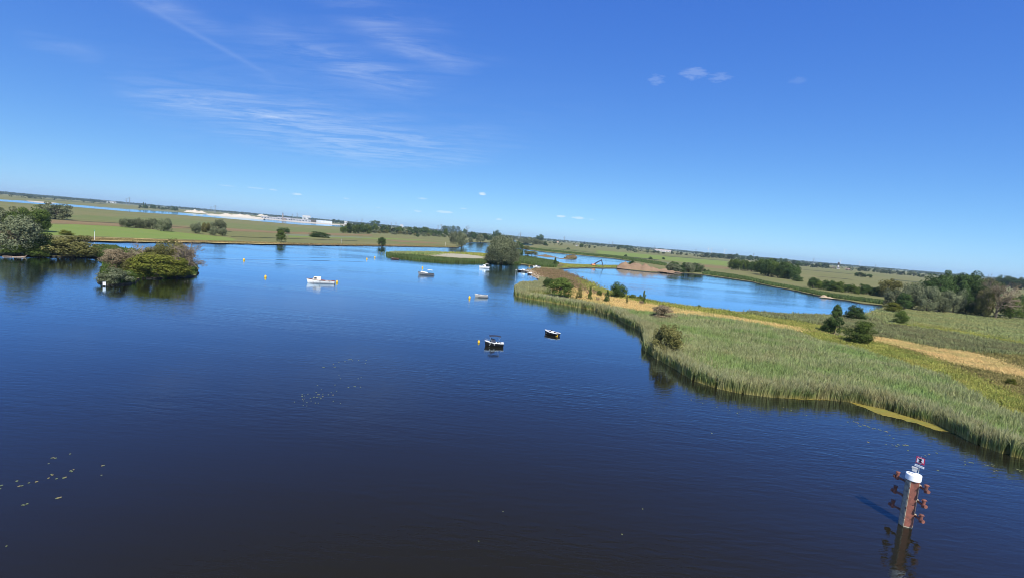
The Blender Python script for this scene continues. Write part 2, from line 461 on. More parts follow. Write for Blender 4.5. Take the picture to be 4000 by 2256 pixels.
lake = [(2182, 1051), (2264, 1047), (2311, 1047), (2419, 1049), (2466, 1056), (2575, 1066), (2646, 1064), (2745, 1074), (2865, 1090), (2934, 1101), (3003, 1117), (3085, 1131), (3168, 1149), (3250, 1166), (3319, 1175), (3360, 1184), (3448, 1193),
        (3455, 1200), (3420, 1214), (3383, 1229), (3302, 1234), (3168, 1232), (3099, 1233), (3003, 1229), (2934, 1222), (2838, 1215), (2800, 1210), (2700, 1202), (2683, 1201), (2559, 1180), (2522, 1173), (2450, 1159), (2360, 1138), (2326, 1125), (2280, 1105), (2236, 1079), (2193, 1060)]
left_land = [('w', -600, 190), (-200, 992), (0, 998), (93, 1001), (186, 1004), (300, 1006), (373, 1008), (404, 1018), (396, 1060), (391, 1104), (419, 1113), (466, 1113), (522, 1106), (543, 1088), (652, 1087), (758, 1080), (772, 1060),
             (735, 1015), (620, 1000), (520, 980), (447, 969), (366, 967), (200, 962), (0, 955), (-300, 950), ('w', -600, 290)]
islet = [(2207, 1009), (2215, 1002), (2240, 1000), (2252, 1008), (2245, 1012), (2220, 1012)]
L_river, L_lake, L_left = world_loop(river), world_loop(lake), world_loop(left_land)
L_islet = world_loop(islet)
outer = np.array([(-24000, -400), (24000, -400), (24000, 24000), (-24000, 24000)], float)
v, f = cdt([outer, L_river, L_lake, L_left, L_islet]); c = v[f].mean(1)
wet = (inside(c, L_river) & ~inside(c, L_left) & ~inside(c, L_islet)) | inside(c, L_lake)
f = f[~wet]
flip = np.cross(v[f[:, 1]] - v[f[:, 0]], v[f[:, 2]] - v[f[:, 0]]) < 0; f[flip] = f[flip][:, ::-1]
struct(obj('ground', mesh_np('ground', np.c_[v, np.full(len(v), GZ)], tris=f), GROUND))


def bank(L, mat, into, name='shore_bank'):
    L = np.asarray(L); nx = np.roll(L, -1, 0); pv = np.roll(L, 1, 0); d = nx - pv
    n = np.c_[-d[:, 1], d[:, 0]] / np.maximum(np.linalg.norm(d, axis=1)[:, None], 1e-6) * into
    k = len(L); V = np.r_[np.c_[L, np.full(k, GZ)], np.c_[L + n * 0.25, np.full(k, 0.2)], np.c_[L + n, np.full(k, -0.5)]]
    i = np.arange(k); j = (i + 1) % k
    q = np.r_[np.c_[i, j, j + k, i + k], np.c_[i + k, j + k, j + 2 * k, i + 2 * k]]
    return struct(obj(name, mesh_np(name, V, quads=q), mat))


def area(L): x, y = L[:, 0], L[:, 1]; return 0.5 * np.sum(x * np.roll(y, -1) - y * np.roll(x, -1))


for Lp, s in ((L_river, 1), (L_lake, 1), (L_left, -1), (L_islet, -1)):
    bank(Lp, MUD, 0.4 * s * (1 if area(Lp) > 0 else -1))

Lb = world_loop(near_shore[:6], 0.3, closed=False); db = np.gradient(Lb, axis=0); nb = np.c_[-db[:, 1], db[:, 0]] / np.linalg.norm(db, axis=1)[:, None]; kb = len(Lb)
Vb = np.r_[np.c_[Lb + nb * 3.0, np.full(kb, GZ + .09)], np.c_[Lb - nb * .6, np.full(kb, .22)], np.c_[Lb - nb * 3.2, np.full(kb, -.15)]]; ib_ = np.arange(kb - 1)
BEACH = (Vb, np.r_[np.c_[ib_, ib_ + 1, ib_ + 1 + kb, ib_ + kb], np.c_[ib_ + kb, ib_ + 1 + kb, ib_ + 1 + 2 * kb, ib_ + 2 * kb]])

# far water behind the left meadows, seen as a pale blue ribbon, and pools beyond the willows
sheet('water', [(-300, 756), (0, 780), (118, 786), (217, 795), (373, 807), (512, 818), (700, 831), (917, 847), (1042, 857), (1166, 869), (1345, 881), (1345, 887), (1166, 878), (917, 857), (700, 840), (512, 828), (373, 816), (217, 803), (0, 787), (-300, 764)], WATER, GZ + 0.30, 0.4)
sheet('water', [(2025, 949), (2060, 950), (2092, 958), (2065, 960), (2033, 958)], WATER, GZ + 0.2, 0.5)
sheet('water', [(1994, 939), (2008, 938), (2022, 946), (2010, 948)], WATER, GZ + 0.2, 0.5)

# fields, strips and beaches lying on the ground
GREEN = land('bright_meadow', (0.155, 0.220, 0.045), (0.185, 0.225, 0.055), (0.12, 0.16, 0.04), 0.02, 0.3, 4)
GREEN2 = land('grazed_meadow', (0.135, 0.165, 0.052), (0.175, 0.175, 0.066), None, 0.02, 0.25, 4)
STRAW = land('dry_straw_grass', (0.489, 0.356, 0.140), (0.374, 0.285, 0.105), (0.287, 0.243, 0.084), 0.07, 0.8, 2)
BROWN = land('brown_stubble', (0.20, 0.135, 0.065), (0.23, 0.17, 0.08), None, 0.03, 0.4, 4)
PALE = land('pale_reed_strip', (0.19, 0.20, 0.115), (0.15, 0.165, 0.085), None, 0.05, 0.5, 3)
SAND = land('sand', (0.42, 0.33, 0.215), (0.36, 0.28, 0.18), (0.3, 0.23, 0.145), 0.2, 1.5)
WSAND = land('white_sand', (0.52, 0.47, 0.38), (0.46, 0.41, 0.32), (0.45, 0.4, 0.32), 0.02, 0.2)
EARTH = land('dug_earth', (0.270, 0.179, 0.113), (0.225, 0.152, 0.093), (0.162, 0.110, 0.069), 0.08, 0.7)
HEATH = land('brown_dry_herbs', (0.19, 0.13, 0.075), (0.24, 0.17, 0.09), (0.10, 0.09, 0.04), 0.12, 0.8)
YGREEN = land('yellow_green_grass', (0.276, 0.304, 0.062), (0.359, 0.318, 0.083), (0.179, 0.206, 0.048), 0.06, 0.6, 2)
HERB = land('grey_green_herbs', (0.178, 0.210, 0.086), (0.144, 0.182, 0.070), (0.101, 0.101, 0.055), 0.06, 0.7, 2)
SEDGE = land('green_sedge', (0.202, 0.239, 0.097), (0.228, 0.233, 0.103), (0.134, 0.164, 0.062), 0.06, 0.5, 2)
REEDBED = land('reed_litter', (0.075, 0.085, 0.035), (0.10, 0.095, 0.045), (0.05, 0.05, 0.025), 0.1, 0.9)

sheet('meadow', [(150, 880), (340, 874), (470, 887), (620, 899), (760, 914), (900, 929), (935, 940), (850, 941), (720, 936), (575, 931), (330, 923), (150, 917)], GREEN, GZ + .06)
sheet('meadow', [(230, 838), (500, 847), (700, 857), (1000, 879), (1330, 899), (1330, 911), (1080, 903), (885, 890), (660, 877), (470, 866), (230, 854)], GREEN2, GZ + .07)
sheet('stubble_strip', [(170, 858), (300, 863), (470, 874), (475, 885), (330, 879), (190, 872)], BROWN, GZ + .08)
sheet('stubble_strip', [(660, 880), (745, 887), (885, 892), (1082, 905), (1205, 909), (1320, 913), (1450, 916), (1450, 921), (1300, 920), (1082, 911), (885, 902), (745, 894), (660, 892)], BROWN, GZ + .09)
sheet('straw_strip', [(320, 926), (575, 933), (800, 941), (1090, 947), (1090, 955), (800, 948), (600, 946), (350, 941)], STRAW, GZ + .10)
sheet('straw_strip', [(1090, 950), (1300, 953), (1600, 955), (1600, 961), (1300, 958), (1100, 955)], BROWN, GZ + .06)
sheet('stubble_strip', [(1500, 937), (1620, 943), (1735, 950), (1700, 953), (1560, 946)], BROWN, GZ + .08)
sheet('meadow', [(1130, 918), (1400, 927), (1600, 934), (1700, 940), (1480, 934), (1300, 930), (1130, 926)], GREEN, GZ + .05)
sheet('pale_reed_strip', [(1115, 914), (1300, 921), (1450, 927), (1450, 930), (1300, 928), (1115, 920)], PALE, GZ + .09)
sheet('meadow', [(2330, 978), (2480, 990), (2666, 1007), (2843, 1021), (2843, 1039), (2728, 1029), (2560, 1013), (2480, 1005), (2335, 991)], GREEN, GZ + .06)
sheet('pale_reed_strip', [(2480, 1012), (2600, 1024), (2640, 1032), (2560, 1030), (2480, 1020)], PALE, GZ + .07)
sheet('stubble_strip', [(2744, 1035), (2850, 1045), (2850, 1051), (2744, 1043)], BROWN, GZ + .07)
sheet('meadow', [(2100, 962), (2250, 974), (2340, 985), (2340, 992), (2200, 982), (2110, 976)], GREEN2, GZ + .05)
DITCH = land('ditch_reeds', (0.06, 0.07, 0.03), (0.09, 0.09, 0.04), None, .05, .5)
for dz_, dp in enumerate(([(2335, 991), (2480, 1005), (2570, 1015), (2570, 1018), (2480, 1008), (2335, 993)], [(2120, 968), (2230, 977), (2320, 987), (2320, 988), (2230, 979), (2120, 969)], [(3130, 1052), (3230, 1060), (3330, 1070), (3330, 1071), (3230, 1062), (3130, 1053)], [(3180, 1078), (3320, 1090), (3320, 1092), (3180, 1079)],
                           [(3480, 1090), (3600, 1102), (3640, 1108), (3600, 1105), (3480, 1093)], [(240, 862), (460, 871), (700, 886), (900, 904), (900, 906), (700, 888), (460, 873)], [(900, 924), (1100, 930), (1400, 941), (1400, 943), (1100, 932), (900, 926)], [(2600, 1000), (2720, 1009), (2840, 1018), (2840, 1019), (2720, 1011), (2600, 1002)], [(20, 768), (200, 780), (420, 797), (420, 799), (200, 782)])):
    sheet('ditch', dp, DITCH, GZ + .14 + .004 * dz_)
sheet('sand_bank', [(1005, 849), (1166, 865), (1333, 877), (1420, 882), (1420, 885), (1333, 882), (1166, 870), (1005, 854)], WSAND, GZ + .40)
sheet('sand_bank', [(110, 784), (230, 794), (190, 797), (120, 790)], WSAND, GZ + .40)
sheet('sand_bank', [(330, 801), (500, 813), (700, 826), (700, 831), (500, 818), (370, 808)], PALE, GZ + .40)
sheet('sand_bank', [(1600, 986), (1660, 985), (1785, 988), (1885, 998), (1890, 1010), (1800, 1008), (1690, 999)], land('cut_reed_stubble', (0.40, 0.36, 0.25), (0.35, 0.32, 0.22), None, .1, .8), GZ + .05)
sheet('mud_bar', [(2090, 998), (2130, 994), (2150, 999), (2180, 1007), (2140, 1006), (2110, 1001)], HEATH, 0.06, 1, 0)
sheet('mud_bar', [(2170, 1009), (2215, 1010), (2240, 1013), (2200, 1013)], HEATH, 0.05, 1, 0)
struct(obj('beach', mesh_np('beach', BEACH[0], quads=BEACH[1]), SAND))
sheet('beach', [(2052, 1056), (2080, 1057), (2112, 1068), (2124, 1080), (2133, 1096), (2123, 1102), (2103, 1090), (2088, 1078), (2068, 1066)], SAND, GZ + .06, .6, 0.2)
sheet('heath', [(2090, 1052), (2140, 1048), (2177, 1054), (2205, 1064), (2240, 1078), (2300, 1112), (2370, 1145), (2330, 1150), (2240, 1125), (2160, 1100), (2118, 1074)], HEATH, GZ + .10)
sheet('dry_grass', [(2160, 1105), (2240, 1122), (2330, 1140), (2450, 1166), (2560, 1188), (2700, 1212), (2800, 1227), (2925, 1246), (3055, 1268), (3200, 1292), (3200, 1300), (3050, 1283), (2920, 1262), (2780, 1245), (2620, 1225), (2500, 1212), (2380, 1195), (2280, 1168), (2180, 1140)], STRAW, GZ + .08)
sheet('grass_strip', [(2740, 1213), (2870, 1224), (3020, 1242), (3200, 1268), (3260, 1280), (3200, 1293), (3055, 1267), (2925, 1245), (2800, 1227)], YGREEN, GZ + .09)
sheet('herb_strip', [(2930, 1221), (3099, 1233), (3302, 1234), (3400, 1240), (3430, 1262), (3350, 1290), (3260, 1282), (3130, 1255), (2990, 1238)], HERB, GZ + .10)
sheet('sedge_meadow', [(3400, 1230), (3470, 1205), (3600, 1215), (3800, 1232), (4050, 1255), (4200, 1300), (4200, 1370), (4000, 1340), (3780, 1295), (3600, 1270), (3450, 1262)], SEDGE, GZ + .07)
sheet('grass_strip', [(3450, 1265), (3600, 1262), (3780, 1290), (4000, 1330), (4200, 1360), (4200, 1385), (4000, 1350), (3780, 1308), (3600, 1283), (3480, 1272)], YGREEN, GZ + .11)
sheet('herb_strip', [(3340, 1264), (3510, 1272), (3650, 1290), (3780, 1312), (3920, 1340), (4200, 1375), (4200, 1410), (4000, 1385), (3780, 1372), (3650, 1357), (3510, 1325), (3415, 1315)], HERB, GZ + .09)
sheet('dry_grass', [(3420, 1312), (3480, 1321), (3650, 1357), (3780, 1375), (3870, 1398), (4000, 1445), (4200, 1500), (4200, 1530), (4000, 1480), (3826, 1443), (3692, 1418), (3600, 1382), (3510, 1354), (3420, 1336)], STRAW, GZ + .12)
sheet('grass_strip', [(3150, 1285), (3250, 1310), (3420, 1338), (3490, 1358), (3600, 1388), (3740, 1442), (3870, 1500), (4000, 1555), (4200, 1620), (4200, 1720), (4000, 1640), (3871, 1600), (3782, 1545), (3692, 1488), (3603, 1455), (3450, 1412), (3334, 1368), (3200, 1340)], YGREEN, GZ + .08)
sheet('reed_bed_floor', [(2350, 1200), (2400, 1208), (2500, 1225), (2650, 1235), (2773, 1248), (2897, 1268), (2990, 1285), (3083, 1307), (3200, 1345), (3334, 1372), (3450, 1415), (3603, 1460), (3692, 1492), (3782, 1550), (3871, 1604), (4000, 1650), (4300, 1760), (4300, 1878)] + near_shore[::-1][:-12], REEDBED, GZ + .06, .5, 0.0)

# ------------------------------------------------------------------ reeds, grass and herbs (uncountable)


def scatter(name, pts, n, hgt, wid, mat, label, cat, lean=0.25, d0=70.0, uz=0.5, z=GZ, clump=0.0, edge=None, power=1.5, rough=0.14):
    L = world_loop(pts, 0.6, z=uz); v, f = cdt([L]); f = f[inside(v[f].mean(1), L)]
    A = np.abs(np.cross(v[f[:, 1]] - v[f[:, 0]], v[f[:, 2]] - v[f[:, 0]])) / 2
    cen = v[f].mean(1); wgt = A * np.minimum(1, (d0 / np.hypot(cen[:, 0], cen[:, 1])) ** power)
    t = RNG.choice(len(f), n, p=wgt / wgt.sum()); a, b = RNG.random(n), RNG.random(n); m = a + b > 1; a[m] = 1 - a[m]; b[m] = 1 - b[m]
    P = v[f[t, 0]] + (v[f[t, 1]] - v[f[t, 0]]) * a[:, None] + (v[f[t, 2]] - v[f[t, 0]]) * b[:, None]
    if edge is not None:                                  # a denser fringe standing along the shore
        E_ = world_loop(edge[0], 0.6, closed=False, z=0.0); k = edge[1]
        seg = np.linalg.norm(np.diff(E_, axis=0), axis=1); mid = (E_[1:] + E_[:-1]) / 2; wseg = seg * np.minimum(1, d0 / np.hypot(mid[:, 0], mid[:, 1]))
        i = RNG.choice(len(seg), k, p=wseg / wseg.sum()); u = RNG.random(k)[:, None]
        Q = E_[i] * (1 - u) + E_[i + 1] * u; d = E_[i + 1] - E_[i]; nn = np.c_[-d[:, 1], d[:, 0]] / np.maximum(seg[i], 1e-6)[:, None]
        side = edge[2]; Q = Q + nn * side * ((RNG.random(k)[:, None] ** 1.3) * edge[3] - (0.5 + 0.007 * np.hypot(Q[:, 0], Q[:, 1]))[:, None])
        P = np.r_[P, Q]; n += k
    if uz > 0: P = P + RNG.normal(0, 1.0, P.shape) * (np.hypot(P[:, 0], P[:, 1]) / 110)[:, None]      # neighbouring stands run into each other
    D = np.hypot(P[:, 0], P[:, 1]); k = np.maximum(1, D / d0) ** 0.85
    pat = 0.5 + 0.5 * np.sin(P[:, 0] * 0.21 + 2 * np.sin(P[:, 1] * 0.13)) * np.sin(P[:, 1] * 0.17 + 1.3 * np.sin(P[:, 0] * 0.09))
    lump = np.sin(P[:, 0] * 1.9 + 1.7 * np.sin(P[:, 1] * 1.1)) * np.sin(P[:, 1] * 1.6 + 1.9 * np.sin(P[:, 0] * .8))
    h = RNG.uniform(hgt[0], hgt[1], n) * (1 - 0.3 * clump * pat) * (1 + rough * lump)
    if clump > 0: h *= np.where(lump < -.62, .5, 1.0)
    w = wid * RNG.uniform(0.6, 1.4, n) * k
    th = RNG.uniform(0, 2 * np.pi, n); dx, dy = np.cos(th) * w / 2, np.sin(th) * w / 2
    ph = RNG.normal(0.3, 1.1, n); ln = np.abs(RNG.normal(0, lean, n)) * h; lx, ly = np.cos(ph) * ln, np.sin(ph) * ln
    zb = np.full(n, z)
    V = np.empty((n, 5, 3), np.float32)
    V[:, 0] = np.c_[P[:, 0] - dx * .6, P[:, 1] - dy * .6, zb - 0.3]; V[:, 1] = np.c_[P[:, 0] + dx * .6, P[:, 1] + dy * .6, zb - 0.3]
    V[:, 2] = np.c_[P[:, 0] - dx + lx * .35, P[:, 1] - dy + ly * .35, zb + h * .62]; V[:, 3] = np.c_[P[:, 0] + dx + lx * .35, P[:, 1] + dy + ly * .35, zb + h * .62]
    V[:, 4] = np.c_[P[:, 0] + lx, P[:, 1] + ly, zb + h * (1 - 0.25 * np.minimum(1, ln / h))]
    o = (np.arange(n) * 5)[:, None]
    T = np.concatenate([o + [0, 1, 3], o + [0, 3, 2], o + [2, 3, 4]], 0)
    up = np.tile(np.array([0, 0, .62, .62, 1.0]), n); tint = np.repeat(np.clip(RNG.random(n) * 0.6 + 0.15 * pat + .25 * (.5 + .5 * lump), 0, 1), 5)
    o_ = obj(name, mesh_np(name, V.reshape(-1, 3), tris=T, attrs={'up': up, 'tint': tint}), mat)
    return stuff(o_, label, cat)


REED = blade_mat('reed_leaves', (0.336, 0.284, 0.090), (0.211, 0.267, 0.083), (0.394, 0.389, 0.203), 0.55, 0.3, 0.07, (0.218, 0.328, 0.090))
REED2 = blade_mat('shore_reed', (0.398, 0.325, 0.109), (0.160, 0.212, 0.065), (0.383, 0.365, 0.203), 0.55, 0.3, 0.12, (0.319, 0.292, 0.131))
REEDD = blade_mat('dark_reed', (0.12, 0.11, 0.04), (0.075, 0.125, 0.035), (0.12, 0.165, 0.06), 0.6, 0.25, 0.08, (0.10, 0.13, 0.05))
GRASSY = blade_mat('yellow_green_blades', (0.255, 0.255, 0.072), (0.285, 0.323, 0.065), (0.420, 0.375, 0.115), 0.5, 0.3, 0.08, (0.195, 0.240, 0.058))
GRASSS = blade_mat('straw_blades', (0.484, 0.356, 0.149), (0.628, 0.454, 0.184), (0.772, 0.569, 0.253), 0.35, 0.3, 0.07, (0.467, 0.418, 0.157))
HERBB = blade_mat('herb_blades', (0.12, 0.13, 0.042), (0.18, 0.21, 0.07), (0.28, 0.285, 0.145), 0.65, 0.25, 0.09, (0.17, 0.155, 0.075))
HEATHB = blade_mat('brown_herb_blades', (0.120, 0.090, 0.048), (0.240, 0.162, 0.090), (0.300, 0.210, 0.126), 0.5, 0.25, 0.15, (0.180, 0.168, 0.060))
SEDGEB = blade_mat('sedge_blades', (0.200, 0.222, 0.071), (0.246, 0.294, 0.101), (0.355, 0.353, 0.172), 0.45, 0.3, 0.06, (0.324, 0.294, 0.115))

main_bed = [(2640, 1240), (2773, 1250), (2897, 1270), (2990, 1288), (3083, 1310), (3200, 1348), (3334, 1376), (3450, 1418), (3603, 1463), (3692, 1496), (3782, 1554), (3871, 1606), (4000, 1655), (4300, 1765), (4300, 1870), (4000, 1778), (3849, 1732), (3692, 1656), (3468, 1590), (3200, 1546), (2897, 1526), (2726, 1478), (2586, 1396), (2545, 1360), (2540, 1300), (2560, 1262)]
scatter('reed_bed', main_bed, 190000, (1.2, 2.5), 0.068, REED, 'broad grey-green reed bed filling the bend of the right-hand bank', 'reeds', 0.30, 85, uz=0.0, clump=1.0)
scatter('shore_reeds', main_bed[-6:], 2500, (1.3, 2.9), 0.08, REED2, 'tall plumed reed fringe standing in the water along the right-hand bank', 'reeds', 0.26, 85, uz=0.0, z=0.1, rough=.3,
        edge=(near_shore[12:] + [(4300, 1880)], 64000, 1, 4.0))
scatter('shore_reeds', [(2040, 1128), (2125, 1118), (2150, 1150), (2060, 1150)], 9000, (1.2, 2.8), 0.12, REED2, 'reed fringe curling round the grassy tip of the right-hand bank', 'reeds', 0.2, 110, uz=0.0, z=0.1,
        edge=(near_shore[4:16], 30000, 1, 5.0))
scatter('reed_bed', [(2400, 1214), (2500, 1232), (2640, 1242), (2600, 1262), (2550, 1300), (2510, 1282), (2440, 1245)], 14000, (1.0, 2.0), 0.10, REED, 'reeds behind the brown dead bush at the left end of the bed', 'reeds', 0.3, 100, uz=0.0)
scatter('straw_grass', [(2160, 1105), (2240, 1122), (2330, 1140), (2450, 1166), (2560, 1188), (2700, 1212), (2800, 1227), (2925, 1246), (3055, 1268), (3200, 1292), (3200, 1300), (3050, 1283), (2920, 1262), (2780, 1245), (2620, 1228), (2500, 1214), (2380, 1197), (2280, 1170), (2180, 1142)], 30000, (0.3, 0.8), 0.11, GRASSS, 'strip of dry straw-coloured grass between the reed bed and the lake', 'grass', 0.5, 110)
scatter('green_grass', [(2740, 1213), (2870, 1224), (3020, 1242), (3200, 1268), (3260, 1280), (3200, 1293), (3055, 1267), (2925, 1245), (2800, 1227)], 16000, (0.3, 0.9), 0.12, GRASSY, 'bright yellow-green grass strip along the near edge of the lake', 'grass', 0.45, 110)
scatter('lake_herbs', [(2930, 1222), (3099, 1235), (3302, 1238), (3400, 1243), (3430, 1262), (3350, 1290), (3260, 1282), (3130, 1256), (2990, 1240)], 22000, (0.7, 1.7), 0.13, HERBB, 'tall olive herbs growing on the near shore of the lake', 'herbs', 0.3, 110)
scatter('lake_edge_grass', [(2250, 1085), (2330, 1126), (2450, 1158), (2560, 1180), (2700, 1202), (2838, 1215), (2838, 1222), (2700, 1212), (2540, 1186), (2430, 1166), (2310, 1130)], 9000, (0.4, 1.5), 0.13, GRASSY, 'ragged green fringe of grass on the water side of the straw strip', 'grass', 0.35, 110)
scatter('heath_herbs', [(2092, 1053), (2140, 1049), (2177, 1054), (2205, 1064), (2240, 1078), (2300, 1112), (2370, 1147), (2330, 1152), (2240, 1127), (2160, 1102), (2120, 1076)], 16000, (0.3, 1.1), 0.16, HEATHB, 'dry brown herbs covering the sandy tip behind the beach', 'herbs', 0.4, 130)
scatter('sedge', [(3400, 1231), (3470, 1207), (3600, 1217), (3800, 1233), (4050, 1255), (4200, 1300), (4200, 1370), (4000, 1340), (3780, 1297), (3600, 1272), (3450, 1263)], 26000, (0.4, 1.0), 0.15, SEDGEB, 'pale green sedge meadow in front of the willows on the right', 'grass', 0.4, 110)
scatter('grey_herbs', [(3340, 1265), (3510, 1273), (3650, 1291), (3780, 1313), (3920, 1341), (4200, 1376), (4200, 1412), (4000, 1386), (3780, 1373), (3650, 1358), (3510, 1326), (3415, 1316)], 30000, (0.6, 1.4), 0.12, HERBB, 'dark grey-green band of tall herbs across the right-hand field', 'herbs', 0.35, 100)
scatter('straw_grass', [(3420, 1313), (3480, 1322), (3650, 1358), (3780, 1376), (3870, 1399), (4000, 1446), (4200, 1500), (4200, 1530), (4000, 1480), (3826, 1443), (3692, 1418), (3600, 1383), (3510, 1355), (3420, 1337)], 34000, (0.3, 0.7), 0.09, GRASSS, 'patch of dry straw-coloured grass in the middle of the right-hand field', 'grass', 0.55, 95)
scatter('green_grass', [(3150, 1286), (3250, 1311), (3420, 1338), (3490, 1358), (3600, 1388), (3740, 1443), (3870, 1500), (4000, 1555), (4200, 1620), (4200, 1720), (4000, 1645), (3871, 1600), (3782, 1548), (3692, 1490), (3603, 1458), (3450, 1413), (3334, 1370), (3200, 1342)], 42000, (0.3, 0.95), 0.09, GRASSY, 'yellow-green grass between the reed bed and the straw patch', 'grass', 0.45, 90)
scatter('yellow_grass', [(3450, 1266), (3600, 1263), (3780, 1291), (4000, 1331), (4200, 1361), (4200, 1385), (4000, 1350), (3780, 1308), (3600, 1283), (3480, 1272)], 14000, (0.3, 0.7), 0.12, GRASSY, 'narrow yellow-green grass strip behind the grey herbs on the right', 'grass', 0.45, 100)
scatter('field_grass', [(3420, 1337), (3510, 1354), (3600, 1382), (3692, 1418), (3826, 1443), (4000, 1480), (4200, 1530), (4200, 1640), (4000, 1560), (3870, 1500), (3740, 1445), (3600, 1390), (3490, 1360)], 22000, (0.25, 0.8), 0.10, blade_mat('mixed_field_blades', (0.16, 0.14, 0.05), (0.24, 0.22, 0.07), (0.34, 0.27, 0.11), 0.5, 0.3, 0.12, (0.16, 0.15, 0.05)), 'mixed yellow and olive grass below the straw patch in the right-hand field', 'grass', 0.5, 90)
scatter('field_grass', [(3780, 1373), (4000, 1387), (4200, 1412), (4200, 1500), (4000, 1446), (3870, 1399)], 9000, (0.25, 0.8), 0.10, MATS['mixed_field_blades'], 'mixed olive grass above the straw patch at the right edge', 'grass', 0.5, 90)
isl = [(1533, 1001), (1545, 990), (1664, 987), (1785, 989), (1888, 993), (1985, 992), (2030, 1004), (2047, 1011), (2155, 1022), (2180, 1030), (2170, 1046), (2105, 1043), (2077, 1037), (2021, 1029), (1909, 1024), (1742, 1022), (1648, 1015)]
scatter('island_reeds', [(1531, 999), (1545, 995), (1640, 1003), (1700, 1010), (1800, 1016), (1900, 1019), (1900, 1024), (1742, 1022), (1648, 1015), (1534, 1004)], 5000, (1.2, 2.4), 0.22, REEDD, 'dark green reed belt along the front of the middle island', 'reeds', 0.2, 200, uz=0.0,
        z=0.1, edge=(island[6:13], 20000, 1, 5.0))
scatter('spit_reeds', [(2025, 1028), (2030, 1006), (2155, 1024), (2180, 1032), (2172, 1047), (2105, 1044), (2077, 1037)], 16000, (1.8, 3.4), 0.24, REEDD, 'green reeds covering the spit beside the big willow', 'reeds', 0.2, 200, uz=0.0, z=0.1)
scatter('island_grass', [(1640, 986), (1785, 989), (1888, 992), (1900, 1004), (1890, 1000), (1785, 990), (1650, 988)], 4000, (0.5, 1.8), 0.25, GRASSY, 'yellow-green grass edge along the back of the middle island', 'grass', 0.4, 200)
scatter('island_plumes', [(1530, 997), (1545, 988), (1700, 988), (1690, 996), (1600, 993)], 4000, (1.0, 2.0), 0.2, REED, 'pale grey reed plumes at the tip of the middle island', 'reeds', 0.3, 200)
scatter('lake_far_reeds', [(2745, 1072), (2865, 1088), (2934, 1099), (3003, 1115), (3085, 1129), (3168, 1147), (3250, 1164), (3319, 1173), (3448, 1190), (3448, 1180), (3319, 1164), (3250, 1154), (3168, 1138), (3085, 1122), (3003, 1107), (2934, 1090), (2865, 1077), (2760, 1063)], 16000, (0.8, 2.4), 0.28, REEDD, 'dark reed belt along the far shore of the lake', 'reeds', 0.25, 200, uz=0.0)
scatter('middle_lake_reeds', [(2000, 966), (2050, 972), (2112, 981), (2217, 991), (2310, 1000), (2404, 1009), (2472, 1020), (2520, 1028), (2600, 1040), (2600, 1030), (2472, 1010), (2404, 1002), (2310, 994), (2217, 985), (2112, 975), (2050, 966), (2000, 960)], 15000, (0.8, 2.6), 0.35, REEDD, 'dark reed belt along the far shore of the small lake', 'reeds', 0.25, 300, uz=0.0)
scatter('spit_grass', [(2186, 1034), (2264, 1036), (2373, 1039), (2425, 1039), (2450, 1034), (2419, 1047), (2311, 1045), (2264, 1045), (2185, 1047)], 9000, (0.3, 1.2), 0.28, GRASSY, 'olive grass on the narrow dam carrying the excavator', 'grass', 0.4, 250, uz=0.0)
scatter('islet_grass', [(2209, 1008), (2216, 1003), (2240, 1001), (2250, 1008), (2243, 1011), (2221, 1011)], 3000, (0.8, 2.2), 0.3, HEATHB, 'brownish tuft of grass on the tiny islet in the small lake', 'grass', 0.3, 250, uz=0.0)
scatter('peninsula_grass', [(366, 968), (447, 970), (455, 985), (430, 1012), (404, 1014), (378, 1006)], 6000, (0.6, 2.0), 0.18, blade_mat('lush_grass_blades', (0.06, 0.09, 0.02), (0.08, 0.13, 0.03), (0.13, 0.16, 0.05), 0.5, 0.3), 'lush green grass joining the two bushy parts of the left-hand point', 'grass', 0.3, 150, uz=0.0)
scatter('islet_grass', [(396, 1060), (390, 1104), (419, 1113), (466, 1113), (522, 1106), (543, 1088), (652, 1087), (758, 1080), (772, 1060), (735, 1014), (620, 1000), (520, 981), (447, 970), (404, 1018)], 14000, (0.6, 2.2), 0.2, MATS['lush_grass_blades'], 'rank green growth between the bushes of the bushy islet', 'grass', 0.35, 130, uz=0.0, z=0.1)
scatter('bank_grass', [(300, 932), (575, 939), (800, 944), (1090, 951), (1400, 957), (1780, 963), (1780, 966), (1500, 961), (1135, 956), (800, 949), (350, 942)], 20000, (0.25, 0.7), 0.28, blade_mat('bank_grass_blades', (0.17, 0.13, 0.06), (0.30, 0.23, 0.10), (0.36, 0.28, 0.13), 0.6, 0.3, 0.03, (0.20, 0.17, 0.07)), 'ragged straw-brown grass along the top of the far river bank', 'grass', 0.4, 250, uz=0.0)
# stones armouring the far river bank
Ls = world_loop(far_bank[:11], 1, closed=False); st = MB(); rr = random.Random(5)
for i in range(len(Ls) - 1):
    a, b = Ls[i], Ls[i + 1]; n = int(np.linalg.norm(b - a) / 1.1)
    for q in range(n):
        p = a + (b - a) * (q + rr.random()) / max(n, 1); s = rr.uniform(.35, .8)
        st.box((p[0] + rr.uniform(-.3, .3), p[1] - rr.uniform(.1, .9), rr.uniform(0, .5)), (s * 1.3, s, s * .8), (rr.uniform(.4, .8),) * 2, rot=rr.uniform(0, 3))
stuff(st.build('bank_stones', solid('bank_stone', (0.055, 0.05, 0.042), .9, .35, .7)), 'dark stones armouring the foot of the far river bank', 'stones')

